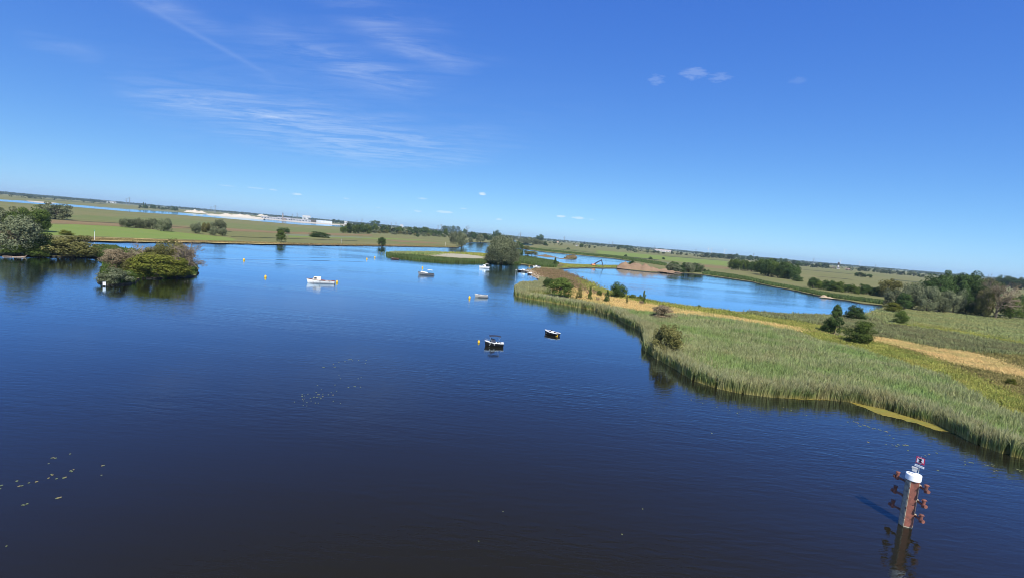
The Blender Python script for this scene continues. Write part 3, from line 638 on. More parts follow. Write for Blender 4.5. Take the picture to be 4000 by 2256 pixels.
# ------------------------------------------------------------------ trees
LEAF = {
    'oak': leafy('oak_leaves', (0.052, 0.083, 0.021), (0.155, 0.207, 0.050)),
    'dark': leafy('dark_leaves', (0.031, 0.059, 0.020), (0.095, 0.143, 0.045)),
    'willow': leafy('willow_leaves', (0.075, 0.093, 0.048), (0.232, 0.251, 0.143), 0.22),
    'olive': leafy('olive_leaves', (0.083, 0.085, 0.028), (0.227, 0.213, 0.076), 0.25),
    'yellow': leafy('yellow_green_leaves', (0.066, 0.088, 0.016), (0.204, 0.204, 0.041)),
    'brown': leafy('withered_leaves', (0.145, 0.112, 0.065), (0.324, 0.259, 0.159), 0.2),
    'far': leafy('far_leaves', (0.031, 0.048, 0.022), (0.081, 0.104, 0.044), 0.2),
}
BARK = solid('bark', (0.085, 0.068, 0.05), .95, .3, 3)
PALEBARK = solid('pale_twigs', (0.27, 0.215, 0.15), .9, .25, 3)


def crown(kind, seed, n_cl, n_leaf, size):
    r = np.random.default_rng(seed); C = []; tries = 0
    while len(C) < n_cl and tries < 20000:
        tries += 1
        p = r.uniform(-1, 1, 3)
        if np.linalg.norm(p) > 1: continue
        if kind == 'round':
            q = p / max(np.linalg.norm(p), .05) * r.uniform(.45, .95); hv = q[:2] / (np.linalg.norm(q[:2]) + 1e-6) * math.sqrt(max(.05, 1 - abs(q[2]) ** 2.6)) * r.uniform(.55, .98); q = np.array([hv[0] * .39, hv[1] * .39, .49 + q[2] * (.41 if q[2] > 0 else .45)])
        elif kind == 'dome':
            q = p / max(np.linalg.norm(p), .05) * r.uniform(.5, .98); zq = abs(q[2]) ** .75; q = np.array([q[0] * .41, q[1] * .41, .06 + zq * .82])
        elif kind == 'willow':
            q = p / max(np.linalg.norm(p), .05) * r.uniform(.4, .98); hv = q[:2] / (np.linalg.norm(q[:2]) + 1e-6) * math.sqrt(max(.05, 1 - abs(q[2]) ** (2.4 if q[2] > 0 else 5))) * r.uniform(.5, 1.0); q = np.array([hv[0] * .39, hv[1] * .39, .46 + q[2] * (.44 if q[2] > 0 else .43)])
        elif kind == 'cone':
            z = r.random() ** 1.1; q = np.array([p[0] * .46 * (1.1 - z ** 1.4), p[1] * .46 * (1.1 - z ** 1.4), .08 + z * .85])
        else:                                   # spiky upright shrub
            z = r.random(); rad = .38 * math.sqrt(max(0, 1 - ((z - .42) / .62) ** 2)); q = np.array([p[0] * rad, p[1] * rad, .05 + z * .86])
        C.append(q)
    C = np.array(C); cen = np.array([0, 0, .45])
    V = []; T = []
    per = n_leaf // n_cl
    for q in C:
        ct = r.random(); rc = r.uniform(.09, .19) * (1 if kind != 'cone' else .8)
        d = r.normal(size=(per, 3)); d /= np.linalg.norm(d, axis=1)[:, None]
        st_ = np.array([1, 1, .8]) if kind != 'willow' else np.array([.85, .85, 1.25])
        pos = q + d * st_ * rc * r.uniform(.72, 1.0, (per, 1))
        out = pos - cen; out /= np.linalg.norm(out, axis=1)[:, None] + 1e-6
        nn = d * .65 + out * .35 + r.normal(size=(per, 3)) * .38; nn /= np.linalg.norm(nn, axis=1)[:, None]
        t = np.cross(nn, r.normal(size=(per, 3))); t /= np.linalg.norm(t, axis=1)[:, None] + 1e-9; b = np.cross(nn, t)
        if kind in ('willow', 'shrub'): s1, s2 = size * 1.5, size * .6
        else: s1, s2 = size * 1.1, size * .8
        s1 = s1 * r.uniform(.6, 1.3, (per, 1)); s2 = s2 * r.uniform(.6, 1.3, (per, 1))
        V.append(np.stack([pos - t * s1, pos - b * s2, pos + t * s1, pos + b * s2], 1))
        T.append(np.repeat(np.clip(ct * .55 + r.random(per) * .45, 0, 1), 4))
    V = np.concatenate(V).reshape(-1, 3); V[:, 2] = np.maximum(V[:, 2], 0.0); T = np.concatenate(T)
    Q = np.arange(len(V)).reshape(-1, 4)
    me = mesh_np('crown', V, quads=Q, attrs={'tint': T})
    tr = MB(); top = .62 if kind in ('round', 'willow') else .45
    tr.tube((0, 0, -.05), (.01, 0, .25), .038, .028, 7); tr.tube((.01, 0, .25), (0, .01, top), .028, .012, 6)
    for q in C[:9]: tr.tube((0, 0, .2 + .3 * r.random()), tuple(q), .014, .004, 5, cap=False)
    return me, tr.mesh('trunk')


def bare(seed, leaves, size, spread=1.0, levels=4):
    r = np.random.default_rng(seed); b = MB(); tips = []; trunk = MB()
    trunk.tube((0, 0, -.05), (0, 0, .35), .030, .020, 6); trunk.tube((0, 0, .35), (.01, 0, .6), .020, .010, 6)

    def grow(p, d, ln, rad, lv):
        q = p + d * ln; b.tube(p, q, rad, rad * .6, 3, cap=False)
        if lv == 0: tips.append(q); return
        for _ in range(4 if lv > 1 else 3):
            e = d + r.normal(size=3) * .55 * spread + np.array([0, 0, .12]); e /= np.linalg.norm(e)
            grow(p + d * ln * r.uniform(.45, 1), e, ln * r.uniform(.6, .82), rad * .62, lv - 1)
    for i in range(9):
        a = i * 2.4 + r.random(); e = np.array([math.cos(a) * .75 * spread, math.sin(a) * .75 * spread, .9]); e /= np.linalg.norm(e)
        grow(np.array([0, 0, .08 + .05 * i]), e, .22, .014, levels - 1)
    P = np.array(b.v); hi = P.max(0); lo = P.min(0); k = np.array([1 / max(hi[0] - lo[0], .1), 1 / max(hi[1] - lo[1], .1), 1 / hi[2]])
    b.v = [tuple(q) for q in P * k]; tips = np.array(tips) * k
    n = leaves; t = tips[r.integers(0, len(tips), n)] + r.normal(size=(n, 3)) * .03
    nn = r.normal(size=(n, 3)); nn /= np.linalg.norm(nn, axis=1)[:, None]; u = np.cross(nn, r.normal(size=(n, 3))); u /= np.linalg.norm(u, axis=1)[:, None]; w = np.cross(nn, u)
    V = np.stack([t - u * size, t - w * size * .7, t + u * size, t + w * size * .7], 1).reshape(-1, 3); V[:, 2] = np.maximum(V[:, 2], 0)
    leaf = mesh_np('leaves', V, quads=np.arange(len(V)).reshape(-1, 4), attrs={'tint': np.repeat(r.random(n), 4)})
    return b.mesh('twigs'), leaf, trunk.mesh('trunk')


PROTO = {}
for k, (n_cl, n_leaf, size) in {'round': (46, 6600, .019), 'dome': (50, 7000, .019), 'willow': (48, 7600, .018), 'cone': (46, 3600, .024), 'shrub': (60, 6000, .019)}.items():
    PROTO[k] = [crown(k, 100 + i * 7 + len(k), n_cl, n_leaf, size) for i in range(4)]
PROTO['round_far'] = [crown('dome', 500 + i, 26, 1500, .036) for i in range(4)]
PROTO['dome_far'] = [crown('dome', 520 + i, 24, 1400, .038) for i in range(4)]
PROTO['willow_big'] = [crown('willow', 781, 130, 22000, .0140)]
BARE = [bare(31, 900, .012), bare(32, 1500, .013, 1.2), bare(33, 2600, .012, 1.0)]
MESHMAT = {}
TN = 0


def tree(px, by, hp, wp, kind, leaf, label, group=None, name='tree', cat='tree', uz=0.5, rot=None):
    """px, by: foot of the stem in the survey photo; hp, wp: height and width measured there"""
    global TN
    TN += 1; k = mpp(px, by, uz); p = G(px, by, uz); r = random.Random(TN * 17)
    e = empty(name, (p[0], p[1], GZ - .1), r.uniform(0, 6.28) if rot is None else rot)
    w, h = wp * k, hp * k; e.scale = (w * 1.15, w * r.uniform(.95, 1.15), h * 1.10)
    if kind.startswith('bare'):
        tw, lf, tr = BARE[int(kind[-1])]
        obj('twigs', tw, PALEBARK, e); obj('leaves', lf, LEAF['brown'], e); obj('trunk', tr, PALEBARK, e)
    else:
        vs = PROTO[kind]; me, tr = vs[TN % len(vs)]
        if len(me.materials) == 0: me.materials.append(LEAF['oak'])
        o = obj('crown', me, None, e); o.material_slots[0].link = 'OBJECT'; o.material_slots[0].material = LEAF[leaf]; obj('trunk', tr, BARK, e)
    tag(e, label, cat, group)
    return e


ORD = ('first', 'second', 'third', 'fourth', 'fifth', 'sixth', 'seventh', 'eighth', 'ninth', 'tenth', 'eleventh', 'twelfth', 'thirteenth', 'fourteenth', 'fifteenth', 'sixteenth', 'seventeenth')


def row(pts, n, hp, ratio, kinds, leaves, label, group, name='tree', cat='tree', jx=.35, jy=1.5, seed=0):
    """n trees along a line of photo points, told apart by their order in the row"""
    r = random.Random(seed + n); P = np.array(pts, float); seg = np.hypot(*np.diff(P, axis=0).T); cum = np.r_[0, np.cumsum(seg)]
    for i in range(n):
        s = (i + .5 + r.uniform(-jx, jx)) / n * cum[-1]; j = min(np.searchsorted(cum, s, 'right') - 1, len(seg) - 1); q = P[j] + (P[j + 1] - P[j]) * (s - cum[j]) / seg[j]
        h = r.uniform(*hp)
        tree(q[0], q[1] + r.uniform(-jy, jy), h, h * r.uniform(*ratio), r.choice(kinds), r.choice(leaves), label if n > 17 else ORD[i] + ' from the left, ' + label, group, name, cat)


# left-hand point and its islet
tree(75, 1000, 146, 150, 'willow', 'willow', 'tall grey willow standing on the left-hand point at the picture edge', uz=0)
tree(150, 1001, 92, 95, 'willow', 'dark', 'dark willow tucked against the right side of the tall grey willow', uz=0)
tree(18, 996, 100, 110, 'bare1', 'brown', 'half-bare brownish willow at the left picture edge', uz=0)
tree(60, 1000, 42, 110, 'dome', 'oak', 'low green bush at the waterline below the tall grey willow', None, 'bush', 'bush', uz=0)
tree(150, 1003, 36, 90, 'dome', 'oak', 'low dark green bush beside the olive bush on the left-hand point', None, 'bush', 'bush', uz=0)
tree(285, 1004, 86, 200, 'dome', 'olive', 'broad olive-green bush hanging over the water on the left-hand point', None, 'bush', 'bush', uz=0)
tree(225, 1000, 62, 90, 'dome', 'olive', 'smaller olive bush leaning on the broad one on the left-hand point', None, 'bush', 'bush', uz=0)
tree(445, 1040, 66, 90, 'dome', 'brown', 'low withered brown bush at the far left of the bushy islet', None, 'bush', 'bush', uz=0)
tree(600, 1050, 96, 110, 'dome', 'olive', 'olive-brown bush behind the yellow-green bush on the bushy islet', None, 'bush', 'bush', uz=0)
tree(700, 1050, 105, 100, 'dome', 'brown', 'withered brown bush at the back right of the bushy islet', None, 'bush', 'bush', uz=0)
tree(530, 1080, 70, 100, 'dome', 'olive', 'olive bush between the grey-green shrub and the yellow-green bush on the islet', None, 'bush', 'bush', uz=0)
tree(490, 1062, 72, 130, 'dome', 'brown', 'half-bare brown bush at the back left of the bushy islet', None, 'bush', 'bush', uz=0)
tree(560, 1045, 82, 130, 'bare1', 'brown', 'half-bare brown bush in the middle of the bushy islet', None, 'bush', 'bush', uz=0)
tree(655, 1060, 120, 130, 'willow', 'olive', 'tall olive willow at the back of the bushy islet', uz=0)
tree(725, 1072, 118, 120, 'bare1', 'brown', 'bare-twigged brown willow at the right end of the bushy islet', uz=0)
tree(610, 1086, 92, 190, 'dome', 'yellow', 'large yellow-green bush in front on the bushy islet', None, 'bush', 'bush', uz=0)
tree(690, 1084, 78, 110, 'dome', 'yellow', 'yellowing bush at the front right of the bushy islet', None, 'bush', 'bush', uz=0)
tree(450, 1110, 62, 120, 'dome', 'willow', 'low grey-green shrub at the left tip of the bushy islet', None, 'bush', 'bush', uz=0)
tree(500, 1100, 40, 60, 'dome', 'oak', 'small green shrub between the grey-green shrub and the yellow-green bush', None, 'bush', 'bush', uz=0)
# meadows beyond the river, left
tree(215, 857, 66, 125, 'round', 'willow', 'big rounded grey willow alone behind the left-hand trees')
for i, (x, y, h, w, lf) in enumerate(((20, 898, 95, 90, 'willow'), (70, 905, 92, 85, 'oak'), (135, 905, 100, 90, 'oak'), (172, 904, 62, 45, 'dark'))):
    tree(x, y, h, w, 'round', lf, ['grey-green tree at the left picture edge behind the tall willow', 'dense green tree just above the tall grey willow', 'bright green tree with yellowish top above the tall grey willow', 'dark slim tree at the right end of the left-hand tree group'][i])
tree(262, 919, 22, 55, 'dome', 'yellow', 'low yellow-green bush on the bright meadow behind the olive bush', None, 'bush', 'bush')
for x, y, h, w in ((492, 889, 36, 48), (528, 890, 40, 46), (562, 893, 36, 44), (596, 895, 40, 44), (640, 904, 52, 60)):
    tree(x, y, h, w, 'willow', 'willow', {492: 'leftmost grey willow of the close row on the left meadow', 528: 'second grey willow from the left in the meadow row', 562: 'third grey willow from the left in the meadow row', 596: 'fourth grey willow from the left in the meadow row', 640: 'largest grey willow closing the right end of the meadow row'}[x], 'row of grey willows on the left meadow')
for x, y, h, w, lf, lb in ((765, 912, 46, 40, 'willow', 'pointed grey willow at the left of the second meadow clump'), (805, 908, 38, 42, 'olive', 'olive willow in the middle of the second meadow clump'), (852, 912, 52, 55, 'willow', 'tall grey willow of the second meadow clump'),
                           (832, 920, 32, 34, 'willow', 'low front-left grey willow of the second meadow clump'), (868, 921, 34, 36, 'willow', 'low front-right grey willow of the second meadow clump')):
    tree(x, y, h, w, 'willow', lf, lb)
tree(1098, 944, 46, 44, 'dome', 'oak', 'rounded green tree alone on the far river bank')
tree(1108, 912, 24, 50, 'round', 'dark', 'dark tree peeping over the rounded one on the far river bank')
tree(1245, 927, 23, 86, 'dome', 'dark', 'flat dome-shaped dark bush in the far meadow', None, 'bush', 'bush')
tree(1490, 962, 34, 36, 'dome', 'dark', 'small dark bush at the water edge of the far bank', None, 'bush', 'bush', uz=0)
tree(1630, 926, 13, 14, 'dome', 'dark', 'tiny dark bush in front of the long wood', None, 'bush', 'bush')
row([(1335, 910), (1440, 913)], 7, (32, 42), (.8, 1.1), ('round', 'dome'), ('dark', 'oak'), 'dark tree where the long wood begins', 'trees at the left end of the long wood')
tree(1463, 886, 26, 42, 'round', 'dark', 'high round tree top rising over the left end of the long wood')
row([(1445, 905), (1560, 911), (1740, 926)], 26, (20, 34), (.8, 1.2), ('round_far', 'dome_far'), ('dark', 'far', 'oak'), 'dark tree in the long wood beyond the far meadow', 'trees of the long wood')
row([(1450, 910), (1600, 919), (1740, 928)], 20, (11, 18), (1.1, 1.5), ('dome_far',), ('willow', 'olive'), 'low grey shrub along the front of the long wood', 'shrubs along the long wood')
row([(1725, 905), (1795, 909)], 5, (22, 27), (.9, 1.1), ('round_far',), ('dark',), 'tall dark tree of the clump rising behind the inlet willows', 'dark clump behind the inlet')
tree(1815, 917, 24, 22, 'round_far', 'dark', 'single pointed tree right of the dark clump behind the inlet')
tree(1770, 952, 46, 46, 'willow', 'willow', 'left-hand willow of the pair at the mouth of the inlet')
tree(1803, 964, 58, 50, 'willow', 'willow', 'willow hanging over the water at the mouth of the inlet', uz=0)
tree(1838, 948, 22, 22, 'dome', 'willow', 'small grey bush on the far shore of the inlet', None, 'bush', 'bush')
tree(1876, 947, 32, 38, 'dome', 'willow', 'rounded grey willow on the far shore of the inlet')
row([(1830, 932), (1920, 939)], 9, (20, 28), (.9, 1.2), ('round_far',), ('dark', 'far'), 'dark tree behind the inlet', 'trees behind the inlet')
tree(1940, 938, 38, 30, 'round', 'dark', 'tall round tree rising above the crown of the big willow')
tree(1925, 937, 32, 8, 'cone', 'dark', 'slim dark poplar left of the tall round tree behind the big willow')
# the big willow on the middle island, shrubs around
tree(1958, 1031, 104, 140, 'willow_big', 'willow', 'huge grey-green willow at the right end of the middle island', uz=0)
tree(2008, 1030, 50, 44, 'willow', 'willow', 'lower willow under the right flank of the huge willow', uz=0)
tree(1902, 1022, 26, 28, 'bare1', 'brown', 'brown bush at the left foot of the huge willow', None, 'bush', 'bush', uz=0)
tree(2028, 1003, 28, 36, 'dome', 'dark', 'dark bush at the water just right of the huge willow', None, 'bush', 'bush', uz=0)
tree(2078, 998, 16, 46, 'dome', 'olive', 'low brownish bush in the small lake right of the huge willow', None, 'bush', 'bush', uz=0)
tree(2060, 996, 14, 24, 'dome', 'olive', 'small brown bush behind the dark bush in the small lake', None, 'bush', 'bush', uz=0)
tree(2025, 970, 28, 46, 'dome', 'dark', 'green bush on the far shore behind the huge willow', None, 'bush', 'bush')
tree(2058, 976, 16, 28, 'dome', 'olive', 'brownish round bush on the far shore of the small lake', None, 'bush', 'bush')
row([(2030, 948), (2085, 953), (2125, 957)], 9, (16, 22), (1.1, 1.5), ('dome', 'willow'), ('willow',), 'grey willow in the row beyond the small lake', 'willow row beyond the small lake')
tree(2132, 960, 15, 20, 'dome', 'dark', 'dark green bush ending the willow row beyond the small lake', None, 'bush', 'bush')
tree(2107, 944, 28, 36, 'round', 'dark', 'big dark tree standing over the willow row')
row([(1960, 935), (2000, 938), (2090, 946)], 10, (12, 20), (1, 1.4), ('round_far',), ('far', 'willow'), 'tree in the far wood behind the huge willow', 'far wood behind the huge willow')
tree(2167, 1043, 32, 20, 'cone', 'dark', 'small upright tree at the end of the reed spit', uz=0)
tree(2190, 1048, 16, 26, 'bare0', 'brown', 'brown dead bush at the start of the excavator dam', None, 'bush', 'bush', uz=0)
# right-hand bank
tree(2188, 1158, 76, 104, 'dome', 'oak', 'large rounded green bush on the tip of the right-hand bank', None, 'bush', 'bush')
tree(2142, 1135, 52, 48, 'dome', 'dark', 'darker bush at the left of the large rounded bush', None, 'bush', 'bush')
tree(2262, 1165, 52, 26, 'cone', 'olive', 'slender young tree right of the large rounded bush')
tree(2303, 1170, 48, 22, 'cone', 'oak', 'second slender young tree right of the large rounded bush')
tree(2340, 1156, 24, 26, 'dome', 'oak', 'small bush on the straw grass before the round tree', None, 'bush', 'bush')
tree(2335, 1176, 18, 18, 'bare0', 'brown', 'tiny dry bush between the slender young trees', None, 'bush', 'bush')
tree(2369, 1179, 44, 30, 'cone', 'dark', 'dark young tree just left of the round tree')
tree(2417, 1163, 60, 68, 'round', 'dark', 'round dark green tree standing at the lake edge')
tree(2447, 1187, 34, 14, 'cone', 'olive', 'thin sapling below the round tree')
tree(2470, 1169, 22, 36, 'dome', 'oak', 'low bright bush right of the round tree', None, 'bush', 'bush')
tree(2513, 1186, 50, 20, 'cone', 'oak', 'upright sapling right of the low bright bush')
tree(2500, 1172, 24, 24, 'dome', 'oak', 'small bush at the foot of the upright sapling', None, 'bush', 'bush')
tree(2505, 1190, 20, 20, 'bare0', 'brown', 'dry sapling stub below the upright sapling', None, 'bush', 'bush')
tree(2585, 1252, 60, 112, 'shrub', 'brown', 'wide reddish-brown dead bush at the edge of the reed bed', None, 'bush', 'bush')
tree(2598, 1394, 118, 120, 'willow', 'olive', 'olive-green willow bush bulging over the water from the reed bed', None, 'bush', 'bush', uz=0)
tree(2625, 1375, 70, 60, 'dome', 'yellow', 'yellow-green bush inside the willow bush at the reed bed', None, 'bush', 'bush', uz=0)
tree(3258, 1302, 108, 78, 'cone', 'dark', 'pointed dark tree between the lake and the right-hand field')
tree(3230, 1298, 50, 50, 'dome', 'dark', 'dark bush at the left foot of the pointed dark tree', None, 'bush', 'bush')
tree(3343, 1252, 66, 80, 'dome', 'dark', 'round dark tree at the right end of the lake')
tree(3357, 1342, 84, 126, 'shrub', 'oak', 'round upright-twigged green bush in the right-hand field', None, 'bush', 'bush')
tree(3517, 1264, 54, 58, 'dome', 'oak', 'round green bush alone before the willows on the right', None, 'bush', 'bush')
tree(3490, 1218, 40, 72, 'dome', 'yellow', 'pale yellow-green bush at the left foot of the willows', None, 'bush', 'bush')
tree(3942, 1504, 34, 46, 'dome', 'yellow', 'small yellow-green bush in the straw grass at the right edge', None, 'bush', 'bush')
tree(2730, 1202, 14, 24, 'dome', 'oak', 'small dark tuft bush at the near lake edge', None, 'bush', 'bush')
# willow wood on the right
for i, (x, y, h, w, kd, lf) in enumerate(((3495, 1200, 78, 88, 'willow', 'willow'), (3560, 1205, 100, 90, 'willow', 'willow'), (3618, 1214, 92, 76, 'willow', 'willow'), (3668, 1216, 86, 80, 'dome', 'willow'), (3722, 1218, 90, 82, 'willow', 'willow'), (3530, 1208, 66, 60, 'dome', 'dark'), (3770, 1222, 80, 66, 'dome', 'dark'), (3815, 1230, 70, 70, 'dome', 'dark'))):
    tree(x, y, h, w, kd, lf, ['leftmost grey willow of the wood on the right', 'tall grey willow second from the left in the wood on the right', 'slim willow in the middle of the wood on the right', 'broad rounded willow right of the slim one', 'grey willow right of the broad rounded willow', 'dark low tree between the two leftmost willows of the wood', 'dark bushy tree left of the bare poplar', 'dark shrub at the foot of the bare poplar'][i])
for i, (x, y, h, w) in enumerate(((3660, 1190, 118, 110), (3710, 1188, 132, 110), (3765, 1192, 128, 110), (3815, 1196, 130, 110), (3590, 1180, 74, 90), (3850, 1204, 120, 90))):
    tree(x, y, h, w, 'round', 'dark' if i != 4 else 'oak', ['left tall dark tree behind the broad rounded willow', 'second tall dark tree above the willows on the right', 'third tall dark tree above the willows on the right', 'tall dark tree just left of the half-dead poplar top', 'lower green tree behind the two leftmost willows of the wood', 'tall dark tree directly behind the half-dead poplar'][i], 'tall dark trees behind the willows')
tree(3888, 1242, 148, 140, 'bare2', 'olive', 'tall half-dead poplar with bare pale branches on the right')
tree(3838, 1236, 112, 66, 'willow', 'olive', 'yellowing tree at the left side of the half-dead poplar')
tree(3945, 1245, 90, 104, 'dome', 'oak', 'green tree right of the half-dead poplar')
tree(3988, 1240, 92, 84, 'dome', 'dark', 'dark green tree at the right picture edge')
row([(3900, 1120), (3960, 1126), (4020, 1132)], 6, (40, 50), (1, 1.3), ('round',), ('dark', 'far'), 'dark tree of the distant wood at the right picture edge', 'distant wood at the right edge')
row([(3165, 1122), (3260, 1136), (3350, 1146), (3460, 1156)], 17, (28, 46), (.9, 1.3), ('round', 'dome'), ('dark', 'oak'), 'dark tree in the hedge beyond the lake', 'hedge beyond the lake')
tree(3465, 1160, 74, 80, 'round', 'olive', 'brown-tinged tree at the right end of the hedge beyond the lake')
row([(2850, 1052), (2930, 1060), (3000, 1066)], 10, (36, 50), (.85, 1.1), ('round',), ('dark', 'oak'), 'dark tree of the square wood left half', 'left trees of the square wood')
row([(2965, 1072), (3030, 1082), (3105, 1092)], 9, (52, 70), (.85, 1.1), ('round', 'dome'), ('dark', 'oak'), 'tall green tree fronting the square wood', 'front trees of the square wood')
row([(2990, 1062), (3080, 1070), (3110, 1076)], 6, (40, 52), (.9, 1.1), ('round',), ('dark', 'olive'), 'tree at the back of the square wood beyond the lake', 'back trees of the square wood')
tree(3113, 1098, 26, 44, 'dome', 'dark', 'low dark bush at the right corner of the square wood', None, 'bush', 'bush')
row([(2612, 1060), (2670, 1063), (2735, 1064)], 9, (28, 40), (1.0, 1.4), ('dome', 'willow'), ('willow', 'willow', 'dark'), 'grey willow shrub right of the brown earth heap', 'willow shrubs beside the earth heap')
tree(2752, 1062, 12, 16, 'dome', 'dark', 'small dark bush left of the twin bushes by the willow shrubs', None, 'bush', 'bush')
tree(2768, 1064, 12, 14, 'dome', 'dark', 'small dark bush furthest right by the willow shrubs', None, 'bush', 'bush')
tree(2470, 1036, 20, 30, 'dome', 'dark', 'dark bush growing behind the brown earth heap', None, 'bush', 'bush')
for i, (x, y, h, w) in enumerate(((2271, 967, 16, 19), (2219, 975, 8, 14), (2443, 1002, 9, 16), (2541, 1013, 11, 16), (2591, 1014, 9, 13))):
    tree(x, y, h, w, 'dome', 'dark', ['dark round tree in the far field beyond the small lake', 'tiny bush in the field beyond the small lake', 'small bush on the field edge above the earth heap', 'small bush on the ditch above the earth heap', 'small round bush right of the one on the ditch'][i], None, 'bush', 'bush')
row([(2415, 970), (2470, 975)], 5, (12, 17), (1, 1.3), ('round_far',), ('dark',), 'dark tree of the clump in the far field', 'clump in the far field')
row([(2330, 962), (2420, 968)], 7, (8, 12), (1, 1.5), ('dome_far',), ('far', 'dark'), 'far hedge tree above the green field', 'far hedge above the green field')
row([(2520, 988), (2620, 992), (2720, 1000)], 9, (7, 13), (1.2, 1.8), ('dome_far',), ('willow', 'far'), 'low willow near the long barn', 'low willows near the long barn')
row([(2735, 1004), (2800, 1008), (2870, 1015)], 11, (14, 22), (1, 1.5), ('dome_far', 'round_far'), ('willow', 'far', 'dark'), 'tree in the hedge left of the square wood', 'hedge left of the square wood')
tree(2873, 1010, 20, 26, 'round_far', 'dark', 'dark round tree rising over the square wood')
row([(2890, 1014), (3000, 1022), (3080, 1030)], 10, (14, 22), (1, 1.5), ('round_far',), ('far', 'dark'), 'tree in the hedge behind the square wood', 'hedge behind the square wood')
row([(3095, 1036), (3160, 1043), (3230, 1047)], 8, (14, 20), (1.2, 1.6), ('dome_far',), ('far', 'dark'), 'dark bushy tree in the row across the far right meadow', 'row across the far right meadow')
row([(3340, 1078), (3400, 1086)], 4, (14, 20), (1.3, 1.7), ('dome_far',), ('dark', 'far'), 'bush in the middle of the far right meadow', 'bushes in the far right meadow')
row([(3340, 1058), (3450, 1066), (3560, 1078), (3640, 1088)], 15, (13, 20), (1.1, 1.6), ('dome_far', 'round_far'), ('far', 'willow', 'dark'), 'tree in the hedge ending the right meadow', 'long hedge at the end of the right meadow')
row([(540, 812), (600, 816), (700, 825)], 11, (10, 17), (1, 1.3), ('round_far',), ('far', 'dark'), 'dark tree on the far shore left of the white sand', 'trees left of the white sand')
tree(561, 812, 20, 8, 'cone', 'far', 'left one of the two slim poplars on the far shore')
tree(569, 813, 18, 7, 'cone', 'far', 'right one of the two slim poplars on the far shore')
row([(1300, 872), (1360, 877), (1420, 886)], 8, (9, 15), (1.1, 1.5), ('round_far',), ('far', 'dark'), 'tree right of the far factory halls', 'trees right of the factory halls')

# the continuous woods along the horizon
wood_v, wood_t = [], []
rw = np.random.default_rng(99)
for below, n, hm, x0, x1 in ((2.6, 1500, (22, 31), -150, 4150), (4.0, 1500, (18, 29), -150, 4150), (6.0, 2400, (16, 27), -150, 4150), (5.0, 900, (22, 33), -150, 1450), (7.5, 420, (14, 24), -150, 440), (9.0, 1100, (10, 21), -150, 4150), (14.0, 330, (7, 16), -150, 4150), (19.0, 130, (5, 13), 2100, 4100)):
    clumps = rw.uniform(x0, x1, max(10, n // 14))
    for i in range(n):
        x = rw.uniform(x0, x1) if below < 5 or rw.random() < .2 else rw.choice(clumps) + rw.normal() * 26
        if below > 6 and 430 < x < 1380: continue                 # water and sand lie there
        y = hz(x) + below * rw.uniform(.8, 1.25)
        p = G(x, y, .5); h = rw.uniform(*hm); w = h * rw.uniform(.9, 1.7)
        m = 17; d = rw.normal(size=(m, 3)); d /= np.linalg.norm(d, axis=1)[:, None]
        pos = np.array([p[0], p[1], GZ + h * .5]) + d * np.array([w * .45, w * .45, h * .48])
        nn = d + rw.normal(size=(m, 3)) * .4; nn /= np.linalg.norm(nn, axis=1)[:, None]
        t = np.cross(nn, rw.normal(size=(m, 3))); t /= np.linalg.norm(t, axis=1)[:, None]; b = np.cross(nn, t); s = h * .2
        wood_v.append(np.stack([pos - t * s, pos - b * s, pos + t * s, pos + b * s], 1)); wood_t.append(np.repeat(np.clip(rw.random() * .5 + rw.random(m) * .5, 0, 1), 4))
wv = np.concatenate(wood_v).reshape(-1, 3); wv[:, 2] = np.maximum(wv[:, 2], .4)
stuff(obj('distant_woods', mesh_np('distant_woods', wv, quads=np.arange(len(wv)).reshape(-1, 4), attrs={'tint': np.concatenate(wood_t)}), LEAF['far']), 'continuous dark woods along the whole horizon', 'woods')

# ------------------------------------------------------------------ things on the land
def heap(name, px, by, wpx, dpx_m, hpx, mat, label, cat, bumps, seed, uz=0.5):
    """loose heap: bumps = (u, v, radius, height) on a -1..1 plan"""
    k = mpp(px, by, uz); p = G(px, by, uz); W, Dm, H = wpx * k, dpx_m, hpx * k; r = np.random.default_rng(seed); nx, ny = 70, 26
    X, Y = np.meshgrid(np.linspace(-1, 1, nx), np.linspace(-1, 1, ny)); Z = np.zeros_like(X)
    for u, v_, rad, h in bumps: Z = np.maximum(Z, h * np.clip(1 - np.hypot((X - u) / rad, (Y - v_) / 0.95), 0, 1) ** .8)
    for s_, a in ((3, .10), (7, .06), (16, .03)):
        Z += Z.clip(0, .5) * a * 4 * np.sin(X * s_ * 2.1 + r.uniform(0, 6)) * np.cos(Y * s_ * 1.3 + X * s_ + r.uniform(0, 6))
    Z += r.normal(size=Z.shape) * .012 * (Z > .02)
    Z = Z * H - 0.06
    V = np.c_[X.ravel() * W / 2, Y.ravel() * Dm / 2, Z.ravel()]
    i = np.arange((ny - 1) * nx).reshape(ny - 1, nx)[:, :-1].ravel()
    me = mesh_np(name, V, quads=np.c_[i, i + 1, i + 1 + nx, i + nx])
    o = obj(name, me, mat); o.location = (p[0], p[1] + Dm * .35, GZ + .05); o.rotation_euler = (0, 0, -math.atan2(p[0], p[1]) * .55)
    return tag(o, label, cat)


